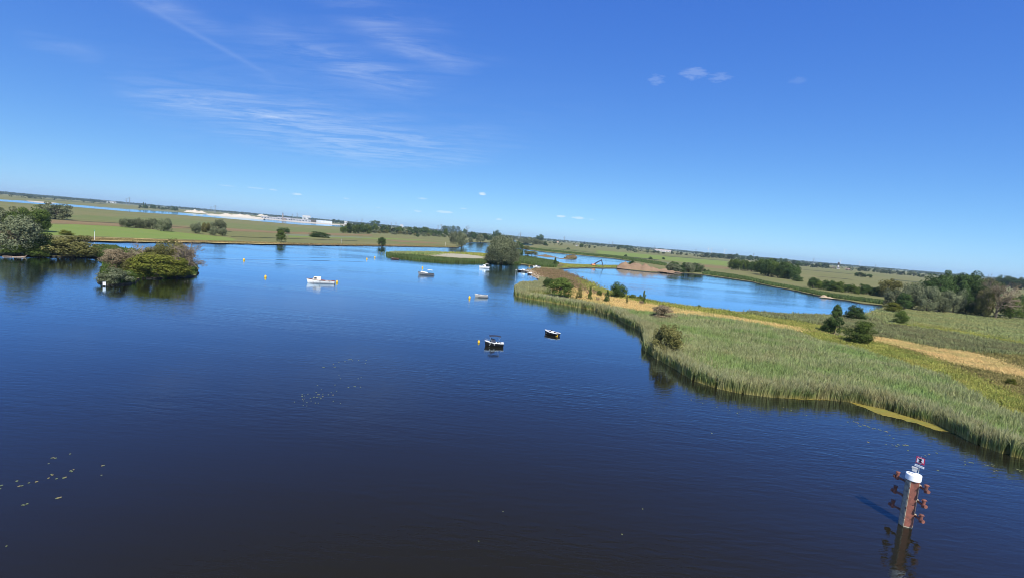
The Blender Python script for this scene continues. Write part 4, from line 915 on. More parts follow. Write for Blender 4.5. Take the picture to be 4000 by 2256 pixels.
heap('earth_heap', 2530, 1058, 225, 26, 29, EARTH, 'long heap of reddish-brown dug earth at the end of the dam', 'heap', ((-.72, 0, .35, .75), (-.35, .1, .42, 1.0), (-.05, 0, .35, .82), (.25, -.1, .35, .55), (.55, -.2, .45, .35)), 3)
heap('earth_heap', 2640, 1064, 60, 9, 6, EARTH, 'low trailing ridge of brown earth under the willow shrubs', 'heap', ((-.4, 0, .6, 1), (.4, 0, .5, .6)), 4)
heap('sand_heap', 757, 831, 84, 60, 12, WSAND, 'pointed white sand heap at the left of the far works', 'heap', ((-.5, 0, .5, .8), (-.1, 0, .5, 1), (.4, 0, .6, .65)), 5)
heap('sand_heap', 910, 848, 200, 90, 12, WSAND, 'long flat-topped white sand heap in the middle of the far works', 'heap', ((-.75, 0, .4, .6), (-.35, 0, .5, .9), (.05, 0, .5, 1), (.4, 0, .5, .95), (.75, 0, .35, .7)), 6)
heap('sand_heap', 1025, 845, 46, 40, 7, WSAND, 'small white sand heap beside the far factory halls', 'heap', ((-.3, 0, .7, 1), (.4, 0, .6, .7)), 8)
heap('sand_heap', 3235, 1165, 52, 6, 9, SAND, 'small pinkish rubble heap on the far lake shore', 'heap', ((-.3, 0, .6, 1), (.4, 0, .5, .6)), 9, 0.0)

WHITE = solid('white_paint', (0.80, 0.80, 0.78), .35, .05, 2)
CREAM = solid('cream_canvas', (0.75, 0.68, 0.58), .8, .06, 2)
GREYP = solid('grey_paint', (0.36, 0.36, 0.34), .45, .06, 2)
BLACK = solid('black_hull_paint', (0.012, 0.013, 0.016), .3, .1, 2)
NAVY = solid('navy_canvas', (0.022, 0.03, 0.055), .8, .1, 2)
VARN = solid('varnished_wood', (0.17, 0.065, 0.028), .4, .15, 5)
TEAK = solid('teak_deck', (0.25, 0.16, 0.09), .7, .15, 5)
REDC = solid('red_cushion', (0.30, 0.07, 0.035), .8, .1, 3)
STEEL = solid('galvanised_steel', (0.42, 0.44, 0.45), .4, .1, 3, .6)
GLASS = solid('dark_window_glass', (0.02, 0.03, 0.04), .08, .05, 1, spec=.8)
RUBBER = solid('black_rubber', (0.02, 0.02, 0.02), .7, .1, 3)
YELLOW = solid('yellow_buoy', (0.80, 0.47, 0.03), .5, .06, 2)
BRWNH = solid('brown_hull_paint', (0.07, 0.035, 0.025), .5, .1, 2)
ORANGE = solid('orange_machine_paint', (0.75, 0.27, 0.09), .45, .1, 1.5)
DKBLUE = solid('dark_blue_steel', (0.03, 0.045, 0.085), .5, .1, 2)
LIME = solid('lime_green_paint', (0.16, 0.55, 0.09), .5, .1, 2)
LAT = solid('pylon_steel', (0.22, 0.24, 0.26), .6, .1, .2)
BRICK = solid('far_brick', (0.26, 0.16, 0.11), .9, .2, .3)
ROOFT = solid('far_roof', (0.13, 0.11, 0.10), .8, .2, .2)
CLAD = solid('grey_cladding', (0.36, 0.38, 0.42), .6, .1, .06)
BCLAD = solid('blue_grey_cladding', (0.50, 0.56, 0.62), .5, .08, .06)
WCLAD = solid('white_cladding', (0.58, 0.58, 0.58), .6, .05, .06)


def hull(L, B, fb, rise, deck_to, tuck=.72, rake=.12, floor=.25, n=17):
    """returns outline stations: bow at +x; deck_to = share of the length decked over from the bow"""
    S = []
    for i in range(n):
        s = i / (n - 1)                                  # 0 bow .. 1 stern
        b = B / 2 * (min(1, (s / .42)) ** .62 if s < .42 else 1 - (1 - tuck) * ((s - .42) / .58) ** 2)
        if s == 0: b = B * .02
        z = fb + rise * (1 - s) ** 2 + .12 * rise * s ** 2
        S.append((s, b, z))
    return S


def boat(name, label, px, py, head, L, B, fb, rise, hullm, railm, deckm, deck_to=.3, floorm=None, cat='boat', tuck=.72, **kw):
    p = G(px, py, 0); e = empty(name, (p[0], p[1], 0), math.radians(head)); tag(e, label, cat)
    S = hull(L, B, fb, rise, deck_to, tuck); n = len(S); X = lambda s, zr: L / 2 - s * L + (zr * .10 * L if s == 0 else 0)
    m = MB(); P = []
    for s, b, z in S:
        x = L / 2 - s * L; rk = -.06 * L * (1 - s) ** 6; st_ = .03 * L * s ** 8
        P += [(x + rk + st_ * .6, 0, -.35), (x + rk * .9 + st_ * .5, b * .62, -.15), (x + rk * .4 + st_ * .2, b * .90, z * .45), (x, b, z)]
    f = []
    for i in range(n - 1):
        for j in range(3): a = i * 4 + j; f.append((a, a + 1, a + 5, a + 4))
    m.add(P, f); m.add([(x, -y, z) for x, y, z in P], [q[::-1] for q in f])
    q = P[-4:]; m.add(q + [(x, -y, z) for x, y, z in q[::-1]], [tuple(range(8))])
    m.build('hull', hullm, e, True)
    rl = MB(); t = .05 + .006 * L
    for sgn in (1, -1):
        for i in range(n - 1):
            (s0, b0, z0), (s1, b1, z1) = S[i], S[i + 1]; x0, x1 = L / 2 - s0 * L, L / 2 - s1 * L; w = .06 + kw.get('rail_w', .02) * B
            rl.add([(x0, sgn * (b0 + .03), z0 - t), (x1, sgn * (b1 + .03), z1 - t), (x1, sgn * (b1 + .03), z1 + .03), (x0, sgn * (b0 + .03), z0 + .03), (x1, sgn * max(b1 - w, 0), z1 + .03), (x0, sgn * max(b0 - w, 0), z0 + .03)],
                   [(0, 1, 2, 3), (3, 2, 4, 5)] if sgn < 0 else [(3, 2, 1, 0), (5, 4, 2, 3)])
    s1, b1, z1 = S[-1]; rl.box((-L / 2 - .02, 0, z1 - t / 2 + .015), (.08, 2 * b1 + .06, t + .03))
    rl.build('rub_rail', railm, e)
    dk = MB(); ck = MB(); zf = kw.get('floor', .18)
    for i in range(n - 1):
        (s0, b0, z0), (s1, b1, z1) = S[i], S[i + 1]; x0, x1 = L / 2 - s0 * L, L / 2 - s1 * L
        if s1 <= deck_to + 1e-6:
            dk.add([(x0, -b0, z0), (x0, 0, z0 + .05), (x0, b0, z0), (x1, -b1, z1), (x1, 0, z1 + .06), (x1, b1, z1)], [(0, 1, 4, 3), (1, 2, 5, 4)])
        else:
            for sg in (1, -1):
                a = [(x0, sg * b0, z0), (x1, sg * b1, z1), (x1, sg * b1 * .84, z1), (x0, sg * b0 * .84, z0), (x1, sg * b1 * .78, zf), (x0, sg * b0 * .78, zf), (x1, 0, zf), (x0, 0, zf)]
                dk.add(a[:4], [(0, 1, 2, 3) if sg > 0 else (3, 2, 1, 0)])
                ck.add(a[2:], [(0, 1, 3, 2), (2, 3, 5, 4)])
    dk.build('deck', deckm, e); ck.build('cockpit', floorm or TEAK, e)
    i = int(round(deck_to * (n - 1))); s_, b_, z_ = S[i]; xb = L / 2 - s_ * L
    MB().box((xb, 0, (z_ + zf) / 2), (.06, b_ * 1.7, z_ - zf)).build('bulkhead', deckm, e)
    at = lambda s: S[int(round(s * (n - 1)))]
    if 'cabin' in kw:
        s0, s1, h, cm = kw['cabin'][:4]; x0, x1 = L / 2 - s0 * L, L / 2 - s1 * L; zc = at((s0 + s1) / 2)[2]; w = 2 * at(s0 + .08)[1] * .78
        cb = MB(); xs = .22 * (x0 - x1); hw = w / 2
        cb.add([(x0, -hw * .8, zc - .05), (x0, hw * .8, zc - .05), (x1, hw, zc - .05), (x1, -hw, zc - .05), (x0 - xs, -hw * .72, zc + h), (x0 - xs, hw * .72, zc + h), (x1 - .05, hw * .88, zc + h), (x1 - .05, -hw * .88, zc + h)],
               [(0, 1, 5, 4), (1, 2, 6, 5), (2, 3, 7, 6), (3, 0, 4, 7), (4, 5, 6, 7)])
        c_ = cb.build('cabin', cm, e)
        wd = MB(); wd.add([(x0 - xs * .25, -hw * .62, zc + h * .30), (x0 - xs * .25, hw * .62, zc + h * .30), (x0 - xs * .85 + .02, hw * .62, zc + h * .86), (x0 - xs * .85 + .02, -hw * .62, zc + h * .86)], [(0, 1, 2, 3)])
        for v_ in range(4): x, y, z = wd.v[v_]; wd.v[v_] = (x + .03, y, z)
        wd.build('windscreen', GLASS, c_)
        for sg in (1, -1):
            sw = MB(); xa, xb2 = x0 - xs * 1.05, x0 - xs * 1.05 - .28 * (x0 - x1)
            sw.add([(xa + xs * .4, sg * (hw * .90 + .02), zc + h * .35), (xb2, sg * (hw * .97 + .02), zc + h * .35), (xb2, sg * (hw * .86 + .03), zc + h * .8), (xa - .05, sg * (hw * .80 + .03), zc + h * .8)], [(0, 1, 2, 3) if sg > 0 else (3, 2, 1, 0)])
            sw.build('side_window', GLASS, c_)
    if 'cover' in kw:                                    # tent-like tarpaulin
        s0, s1, h, cm = kw['cover']; x0, x1 = L / 2 - s0 * L, L / 2 - s1 * L; b0, z0 = at(s0)[1:]; b1, z1 = at(s1)[1:]
        MB().add([(x0, -b0 * .86, z0 + .03), (x0, b0 * .86, z0 + .03), (x0 - .15, 0, z0 + h), (x1, -b1 * .86, z1 + .03), (x1, b1 * .86, z1 + .03), (x1 + .1, 0, z1 + h * .75)], [(0, 1, 2), (4, 3, 5), (0, 2, 5, 3), (2, 1, 4, 5)]).build('cover', cm, e)
    if 'bimini' in kw:
        s0, s1, h, cm = kw['bimini']; x0, x1 = L / 2 - s0 * L, L / 2 - s1 * L; zb = at((s0 + s1) / 2)[2] + h; w = B * .44
        bm = MB(); k = 6; pts = []
        for i in range(k + 1):
            x = x0 + (x1 - x0) * i / k; zz_ = zb + .10 * math.sin(math.pi * i / k)
            pts += [(x, -w, zz_ - .10), (x, -w * .6, zz_), (x, w * .6, zz_), (x, w, zz_ - .10), (x, w * .6, zz_ - .05), (x, -w * .6, zz_ - .05)]
        ff = []
        for i in range(k):
            for j in range(6): a = i * 6 + j; b2 = i * 6 + (j + 1) % 6; ff.append((a, b2, b2 + 6, a + 6))
        ff += [tuple(range(6))[::-1], tuple(range(k * 6, k * 6 + 6))]
        bo = bm.add(pts, ff).build('bimini', cm, e)
        for sg in (1, -1):
            for s_ in (s0 + .02, s1 - .02):
                x = L / 2 - s_ * L; MB().tube(((x0 + x1) / 2 * .5 + x * .5, sg * at(min(s_, 1))[1] * .92, at(min(s_, 1))[2]), (x, sg * w * .95, zb - .1), .025, .025, 5).build('pole', STEEL, bo)
    for (s_, y, dx, dy, dz, mt, zb) in kw.get('seats', ()):
        x = L / 2 - s_ * L; so = MB().box((x, y * B, zf + zb + dz / 2), (dx, dy, dz), (.92, .92)).build('seat', mt, e)
    if 'console' in kw:
        s_, h = kw['console']; x = L / 2 - s_ * L; MB().box((x, 0, zf + h / 2), (.45, .6, h), (.6, .9), (-.06, 0)).build('console', kw.get('console_mat', NAVY), e)
        MB().lathe([(.03, -.02), (.2, -.02), (.2, .02), (.03, .02)], (x - .28, 0, zf + h * .85), 10).build('steering_wheel', RUBBER, e)
    if 'screen' in kw:
        s_, h = kw['screen']; x = L / 2 - s_ * L; b_, z_ = at(s_)[1:]
        MB().add([(x + .12, -b_ * .7, z_), (x + .12, b_ * .7, z_), (x - .18, b_ * .62, z_ + h), (x - .18, -b_ * .62, z_ + h), (x + .09, -b_ * .7, z_), (x + .09, b_ * .7, z_), (x - .21, b_ * .62, z_ + h), (x - .21, -b_ * .62, z_ + h)], [(0, 1, 2, 3), (7, 6, 5, 4), (3, 2, 6, 7), (0, 3, 7, 4), (1, 5, 6, 2)]).build('windscreen', GLASS, e)
    if kw.get('outboard'):
        z_ = at(1)[2]; ob = MB().box((-L / 2 - .22, 0, z_ + .12), (.38, .3, .45), (.8, .8)).build('outboard_motor', RUBBER, e)
        MB().tube((-L / 2 - .2, 0, z_), (-L / 2 - .22, 0, -.3), .07, .05, 6).build('shaft', RUBBER, ob)
    if kw.get('platform'): MB().box((-L / 2 - .28, 0, .22), (.6, B * .6, .07)).build('swim_platform', NAVY, e)
    if kw.get('rudder'): MB().box((-L / 2 - .12, 0, .25), (.22, .05, at(1)[2] + .9)).build('rudder', VARN, e)
    for s_ in kw.get('fenders', ()):
        x = L / 2 - s_ * L; b_, z_ = at(s_)[1:]; side = kw.get('fender_side', 1)
        MB().lathe([(.02, -.42), (.09, -.36), (.10, -.05), (.03, 0)], (x, side * (b_ + .1), z_ - .12), 8).build('fender', kw.get('fender_mat', RUBBER), e)
    if kw.get('bow_rail'):
        br = MB(); pts = [(L / 2 - s_ * L, sg * max(at(s_)[1] * .9, .05), at(s_)[2] + kw['bow_rail']) for sg in (1,) for s_ in (.25, .12, 0)] + [(L / 2 - s_ * L, -max(at(s_)[1] * .9, .05), at(s_)[2] + kw['bow_rail']) for s_ in (0, .12, .25)]
        for a, b_ in zip(pts, pts[1:]): br.tube(a, b_, .02, .02, 5)
        for a in pts: br.tube(a, (a[0], a[1], a[2] - kw['bow_rail']), .016, .016, 5)
        br.build('bow_rail', STEEL, e)
    if kw.get('mast'):
        s_, h = kw['mast']; x = L / 2 - s_ * L; MB().tube((x, 0, at(s_)[2]), (x, 0, at(s_)[2] + h), .035, .02, 6).build('mast', STEEL, e)
    return e


boat('cabin_sloop', 'white wooden sloop with cream cabin and brown gunwale moored left of centre', 1252, 1106, 203, 10.4, 3.1, 1.05, .75, WHITE, VARN, VARN, .24, REDC, 'sailing sloop', .55,
     cabin=(.20, .50, 1.15, CREAM), fenders=(.47, .80), rudder=True, seats=((.60, 0, .8, 1.6, .9, REDC, 0), (.72, .15, 1.2, .9, 1.0, WHITE, 0), (.85, -.1, .9, 1.3, .95, GREYP, 0)), floor=.3)
boat('motor_sloop', 'black-bowed grey sloop with white sun roof moored before the middle island', 1663, 1074, 205, 8.6, 2.9, .95, .75, solid('mid_grey_paint', (.22, .23, .24), .4, .06, 2), BLACK, GREYP, .16, NAVY, 'sloop', .7,
     cover=(.16, .60, .55, WHITE), bimini=(.60, .92, 1.75, WHITE), seats=((.72, 0, .8, 1.5, .75, NAVY, 0), (.9, 0, .7, 1.8, .7, NAVY, 0)), platform=True, rail_w=.10)
boat('tender', 'plain light grey open tender beside a yellow buoy in mid-river', 1878, 1160, 200, 5.2, 2.2, .95, .42, GREYP, WHITE, GREYP, .28, NAVY, 'tender', .85,
     console=(.48, .95), console_mat=WHITE, seats=((.66, 0, .6, 1.3, .7, NAVY, 0), (.88, 0, .6, 1.6, .65, NAVY, 0)), platform=True)
boat('canopy_sloop', 'black-hulled white-railed sloop with dark canopy, nearest boat to the camera', 1929, 1350, 186, 4.3, 1.9, .80, .36, BLACK, WHITE, WHITE, .26, NAVY, 'sloop', .8,
     bimini=(.22, .82, 1.45, NAVY), cover=(.30, .58, .85, NAVY), seats=((.60, .18, .35, .42, .75, WHITE, .12), (.76, .14, .30, .38, .65, WHITE, .12), (.93, 0, .4, 1.2, .62, WHITE, .1)), screen=(.28, .55), bow_rail=.42, fenders=(.28, .5), fender_mat=GREYP, rail_w=.10)
boat('open_motorboat', 'black-hulled open boat with broad white gunwale and brown seats beside a yellow buoy', 2154, 1306, 142, 4.4, 2.05, .78, .25, BLACK, WHITE, WHITE, .16, TEAK, 'motorboat', .88,
     seats=((.30, .2, .5, .5, .55, BRWNH, .1), (.30, -.2, .5, .5, .55, BRWNH, .1), (.55, 0, .5, .8, .75, WHITE, .1), (.82, 0, .5, 1.2, .55, BRWNH, .1), (.42, -.25, .25, .3, .95, NAVY, .1)), console=(.48, .7), console_mat=WHITE, rail_w=.16)
boat('cabin_cruiser', 'white cabin cruiser with arched radar frame below the huge willow', 1891, 1048, 195, 7.4, 2.7, 1.25, .45, WHITE, WHITE, WHITE, .45, NAVY, 'cruiser', .9,
     cabin=(.30, .62, 1.15, WHITE), bimini=(.60, .92, 1.9, CREAM), seats=((.85, 0, .6, 1.8, .9, NAVY, 0),), platform=True)
boat('rowing_boat', 'small dark brown rowing boat at the tip of the middle island', 1543, 1013, 188, 5.6, 2.0, .75, .35, BRWNH, TEAK, WHITE, .30, TEAK, 'rowing boat', .8, seats=((.5, 0, .4, 1.5, .5, TEAK, 0), (.8, 0, .4, 1.4, .5, BRWNH, 0)), outboard=True)
boat('low_cruiser', 'low white speedboat with black underside moored off the sandy beach', 2042, 1061, 172, 7.8, 2.5, 1.0, .3, BLACK, WHITE, WHITE, .4, WHITE, 'speedboat', .9, cabin=(.34, .70, .85, WHITE), rail_w=.12, seats=((.86, 0, .6, 1.7, .75, WHITE, 0),))
boat('small_motorboat', 'small white-topped dark dinghy pulled in at the beach', 2070, 1072, 165, 3.6, 1.9, .8, .2, BLACK, WHITE, WHITE, .3, WHITE, 'dinghy', .9, cover=(.3, .95, .5, WHITE), outboard=True)
boat('moored_cruiser', 'white cabin boat with black canopy lying against the reed spit', 2096, 1047, 182, 6.4, 2.6, 1.3, .3, WHITE, WHITE, WHITE, .35, NAVY, 'cabin boat', .9, cabin=(.25, .55, .9, WHITE), cover=(.5, .97, 1.1, NAVY), fenders=(.4, .6, .8))

bl = ('yellow mooring buoy floating left of the canopied black sloop', 'yellow mooring buoy touching the stern of the open black boat', 'yellow mooring buoy left of the plain grey tender', 'yellow mooring buoy left of the white wooden sloop',
      'yellow mooring buoy right of the white wooden sloop', 'far yellow buoy near the bushy islet', 'left one of two far yellow buoys before the island tip', 'right one of two far yellow buoys before the island tip', 'pale yellow buoy above the grey sloop with white roof', 'tiny pale buoy off the reed spit')
for i, (x, y) in enumerate(((1870, 1336), (2174, 1312), (1834, 1164), (1037, 1084), (1316, 1104), (953, 1017), (1433, 1013), (1464, 1007), (1650, 1047), (2067, 1042))):
    p = G(x, y, 0); k = max(.27, mpp(x, y) * 4.4) if i < 9 else .4; k = min(k, .50)
    e = empty('mooring_buoy', (p[0], p[1], 0)); e.scale = (k, k, k)
    key = 'buoy_parts'
    if key not in PROTO:
        PROTO[key] = (MB().lathe([(.35, -.6), (.78, -.35), (.95, -.1), (.95, 1.25), (.88, 1.45), (.5, 1.75), (.36, 1.85)], n=18).mesh('float', True), MB().lathe([(.36, 1.84), (.36, 2.15), (.30, 2.25), (.1, 2.28)], n=12).mesh('top_cap', True), MB().tube((0, -.12, 2.2), (0, .12, 2.2), .12, .12, 8).tube((-.18, 0, 2.25), (.18, 0, 2.25), .05, .05, 6).mesh('mooring_eye'))
    obj('float', PROTO[key][0], YELLOW, e); obj('top_cap', PROTO[key][1], YELLOW, e); obj('mooring_eye', PROTO[key][2], STEEL, e)
    tag(e, bl[i], 'buoy', 'mooring buoys')

# excavator on the dam
p = G(2318, 1040, .5); e = empty('excavator', (p[0], p[1], GZ), math.radians(0)); tag(e, 'orange excavator with long dark arm standing on the dam', 'excavator')
for y in (-1.25, 1.25):
    tk = MB(); n = 12; prof = [(2.0 * math.copysign(1, math.cos(a)) + .45 * math.cos(a), .45 + .45 * math.sin(a)) for a in [2 * math.pi * i / n + .01 for i in range(n)]]
    tk.add([(x, y - .35, z) for x, z in prof] + [(x, y + .35, z) for x, z in prof], [(i, (i + 1) % n, n + (i + 1) % n, n + i) for i in range(n)] + [tuple(range(n))[::-1], tuple(range(n, 2 * n))]).build('track', RUBBER, e)
MB().box((0, 0, .8), (2.2, 1.9, .5)).build('undercarriage', RUBBER, e)
bd = MB().box((-.2, 0, 1.75), (3.6, 2.7, 1.3), (.96, .96)).build('engine_house', ORANGE, e); MB().box((-2.3, 0, 1.7), (.9, 2.7, 1.2), (.8, .95), (.15, 0)).build('counterweight', DKBLUE, e)
cb = MB().box((1.2, .8, 2.45), (1.5, 1.0, 1.9), (.8, .9), (-.12, 0)).build('cab', ORANGE, e); MB().box((1.25, .27, 2.7), (1.1, .05, 1.0), (.85, 1)).build('window', GLASS, cb)


def beam(a, b, w0, w1, h0, h1, name, mat, par):
    a, b = Vector(a), Vector(b); d = (b - a).normalized(); up = Vector((-d.z, 0, d.x)); sd = Vector((0, 1, 0)); pts = []
    for p_, w, h in ((a, w0, h0), (b, w1, h1)): pts += [p_ - sd * w - up * h, p_ + sd * w - up * h, p_ + sd * w + up * h, p_ - sd * w + up * h]
    return MB().add(pts, [(3, 2, 1, 0), (4, 5, 6, 7), (0, 1, 5, 4), (1, 2, 6, 5), (2, 3, 7, 6), (3, 0, 4, 7)]).build(name, mat, par)


beam((1.2, -.3, 2.1), (2.6, -.3, 4.0), .35, .38, .55, .62, 'boom', DKBLUE, e); bm_ = beam((2.5, -.3, 3.8), (7.6, -.3, 7.0), .36, .32, .62, .46, 'boom', DKBLUE, e)
beam((7.3, -.3, 7.6), (8.0, -.3, 6.4), .22, .22, .36, .36, 'elbow', DKBLUE, e)
stk_ = beam((7.6, -.3, 7.3), (10.0, -.3, 1.0), .3, .26, .48, .34, 'stick', DKBLUE, e)
MB().box((10.1, -.3, .55), (.9, 1.1, .9), (.7, .95), (-.1, 0)).build('bucket', solid('rusty_bucket', (.16, .08, .05), .8, .2, 2), stk_)
beam((1.6, -.3, 2.0), (4.2, -.3, 4.3), .08, .07, .08, .07, 'boom_cylinder', STEEL, e); beam((5.2, -.3, 6.0), (7.4, -.3, 7.7), .07, .06, .07, .06, 'stick_cylinder', STEEL, e)
p = G(2337, 1041, .5); lo = MB().box((0, 0, .5), (2.0, 1.2, 1.0), (1.12, 1.12)).box((0, 0, 1.05), (2.35, 1.5, .12)).build('skip', LIME); lo.location = (p[0], p[1], GZ)
tag(lo, 'lime green skip on the dam right of the excavator', 'skip')

# posts, board, log
def post(name, px, by, hpx, rad, label, mats, uz=0.0, topbox=None):
    p = G(px, by, uz); k = mpp(px, by, uz); h = hpx * k; e = empty(name, (p[0], p[1], uz)); tag(e, label, 'post')
    MB().tube((0, 0, -.6), (0, 0, h), rad, rad * .9, 8).build('pole', mats[0], e)
    MB().lathe([(rad * 1.2, 0), (rad * 1.6, .08), (rad * 1.6, .5), (rad * .7, .7)] if topbox is None else [(rad * 2, 0), (rad * 2, topbox), (rad, topbox * 1.1)], (0, 0, h - .1), 10).build('top_mark', mats[1], e)


GRN = solid('green_mark', (.10, .30, .17), .6, .1, 2)
post('channel_marker', 2014, 1075, 20, .16, 'slender grey pole standing in the water off the beach', (STEEL, WHITE))
post('marker_post', 369, 940, 36, .10, 'white post with green top on the far bank above the olive bush', (WHITE, GRN), .4, .9)
post('marker_post', 1333, 952, 16, .14, 'thin pale post on the far bank right of the rounded green tree', (GREYP, GREYP), .5)
post('marker_post', 1739, 964, 16, .15, 'thin pale post on the far bank left of the inlet willows', (CREAM, CREAM), .4)
p = G(407, 1119, 0); k = mpp(414, 1112); e = empty('notice_board', (p[0], p[1], 0), .5); tag(e, 'white notice board standing at the water tip of the bushy islet', 'board')
MB().box((0, 0, .85), (9 * k, .06, 13 * k)).build('panel', WHITE, e)
for s_ in (-1, 1): MB().tube((s_ * 4 * k, .06, -.6), (s_ * 4 * k, .06, 1.6), .05, .05, 6).build('leg', STEEL, e)
a, b = G(8, 1003, 0), G(96, 1006, 0); lg = MB(); rr = random.Random(3); prev = None
for i in range(9):
    q = a + (b - a) * i / 8; q[2] = .12 + .08 * math.sin(i); r_ = .14 + .022 * i
    if prev is not None: lg.tube(tuple(prev[0]), tuple(q), prev[1], r_, 8)
    prev = (q, r_)
lg.tube(tuple(b), (b[0] + .6, b[1] + .2, .9), .2, .08, 6); lg.tube(tuple(a + (b - a) * .4), tuple(a + (b - a) * .45 + np.array([.3, -.8, .5])), .12, .04, 6)
tag(lg.build('driftwood_log', solid('driftwood', (.32, .23, .17), .9, .2, 2)), 'pale driftwood trunk floating below the willow at the left edge', 'log')
dl = MB(); a, b = G(2300, 1112, 0), G(2330, 1119, 0)
for i in range(6): dl.tube((a[0] + i * .8, a[1] + (b[1] - a[1]) * i / 6, .1), (b[0] + (i % 3) * .5, b[1] + .4 * i, .5 + .25 * (i % 2)), .10, .03, 5)
tag(dl.build('dead_branch', solid('driftwood', (.32, .23, .17))), 'dead branch lying in the lake behind the straw grass', 'branch')

# ------------------------------------------------------------------ the mooring pile in front
p0 = G(3536, 2049, 0); tw = -p0[:2] / np.linalg.norm(p0[:2]); rtv = np.array([-tw[1], tw[0]])       # towards the quay side we look from, and to its right
pile = empty('mooring_pile', (p0[0], p0[1], 0), math.atan2(rtv[1], rtv[0])); tag(pile, 'rust-red steel mooring pile with white cap, six bollards and a sign', 'mooring pile')
# local axes: +x right, -y towards the viewer's side
RUST = solid('rusty_red_steel', (0.215, 0.072, 0.048), .8, .22, 2.5, 0, .25, col2=(0.11, 0.048, 0.036))
RUSTD = solid('dark_rusty_steel', (0.16, 0.055, 0.038), .8, .25, 3, 0, .3)
CONC = solid('weathered_fender_board', (0.25, 0.225, 0.185), .9, .25, 3.5, 0, .2, col2=(0.12, 0.11, 0.10))
PALEED = solid('pale_weathered_edge', (0.40, 0.35, 0.25), .9, .25, 5)
CAPW = solid('white_cap_paint', (0.84, 0.84, 0.84), .5, .04, 1.5)
REDSIGN = solid('sign_red', (0.55, 0.01, 0.06), .4, .05, 3); WSIGN = solid('sign_white', (0.82, 0.82, 0.80), .4, .04, 3); KSIGN = solid('sign_black', (0.01, 0.01, 0.03), .5, .1, 3)
plan = [(-.58, .38), (-.52, -.20), (-.12, -.54), (.54, -.32), (.58, .34), (0, .58)]
PH = 4.72
m = MB(); n = len(plan); m.add([(x, y, z) for z in (-1.5, PH) for x, y in plan], [(i, (i + 1) % n, n + (i + 1) % n, n + i) for i in range(n)] + [tuple(range(n, 2 * n))]); m.build('column', RUST, pile)
# tidal collar: a pale rim just over the water
m = MB(); m.add([(x * 1.025, y * 1.025, z) for z in (.02, .10) for x, y in plan], [(i, (i + 1) % n, n + (i + 1) % n, n + i) for i in range(n)] + [tuple(range(n, 2 * n))]); m.build('waterline_rim', PALEED, pile)


def plate(a, b, t, z0, z1, name, mat, par):
    a, b = np.array(a, float), np.array(b, float); d = b - a; nn = np.array([d[1], -d[0]]) / np.linalg.norm(d)
    q = [a + nn * .004, b + nn * .004, b + nn * t, a + nn * t]
    return MB().add([(x, y, z) for z in (z0, z1) for x, y in q], [(3, 2, 1, 0), (4, 5, 6, 7), (0, 1, 5, 4), (1, 2, 6, 5), (2, 3, 7, 6), (3, 0, 4, 7)]).build(name, mat, par)


A_, B_ = np.array(plan[1]), np.array(plan[2]); C_ = np.array(plan[3])
plate(A_ + (B_ - A_) * .02, A_ + (B_ - A_) * .86, .07, .12, PH - .1, 'fender_board', CONC, pile)
plate(A_ + (B_ - A_) * .88, B_ + (B_ - A_) * .03, .05, .14, PH - .05, 'edge_strip', PALEED, pile)
plate(C_ - (C_ - B_) * .05, C_ + (C_ - B_) * .01, .025, 1.6, PH - .1, 'edge_strip', PALEED, pile)
rr = random.Random(8)
for i in range(4):
    z = .9 + i * 1.03; q = B_ - (B_ - A_) * .06; MB().box((q[0] - .02, q[1] - .055, z), (.07, .05, rr.uniform(.08, .2)), rot=-.7).build('bolt', RUSTD, pile)
c_ = MB().lathe([(.50, -.02), (.625, 0), (.64, .04), (.64, .54), (.62, .58), (.02, .61)], (0, 0, PH), 40).build('cap', CAPW, pile)
MB().box((-.24, -.04, PH + .603), (.50, .09, .03), rot=-.25).build('hatch_slot', solid('dark_slot', (.12, .12, .12), .8), c_)
# instrument box and sign behind the cap's middle
MB().tube((.10, .42, PH + .5), (.10, .42, PH + 1.05), .05, .05, 8).build('bracket', STEEL, pile)
ib = MB().box((-.02, .40, PH + .92), (.36, .30, .34), (1.25, 1.1)).build('instrument_box', STEEL, pile); MB().box((-.02, .40, PH + 1.115), (.50, .38, .05)).build('lid', GREYP, ib)
MB().tube((.30, .50, PH + .4), (.30, .50, PH + 1.55), .04, .04, 8).build('sign_post', STEEL, pile)
MB().tube((.30, .52, PH + 1.5), (.30, .52, PH + 2.32), .03, .03, 8).build('sign_post', STEEL, pile)
ang = -math.radians(24)                                   # the boards are turned a little upstream


def onboard(pts, y0, th, z, name, mat, par, s=1.0):
    """flat outline (x, z) standing on the board plane; extruded th towards the front"""
    ca, sa = math.cos(ang), math.sin(ang); n = len(pts); V = []
    for y in (y0, y0 - th):
        for x, zz_ in pts: V.append((.30 + x * s * ca - y * sa * -1 * -1, .46 + x * s * sa + y * ca, z + zz_ * s))
    return MB().add(V, [(i, (i + 1) % n, n + (i + 1) % n, n + i) for i in range(n)] + [tuple(range(n))[::-1], tuple(range(n, 2 * n))]).build(name, mat, par)


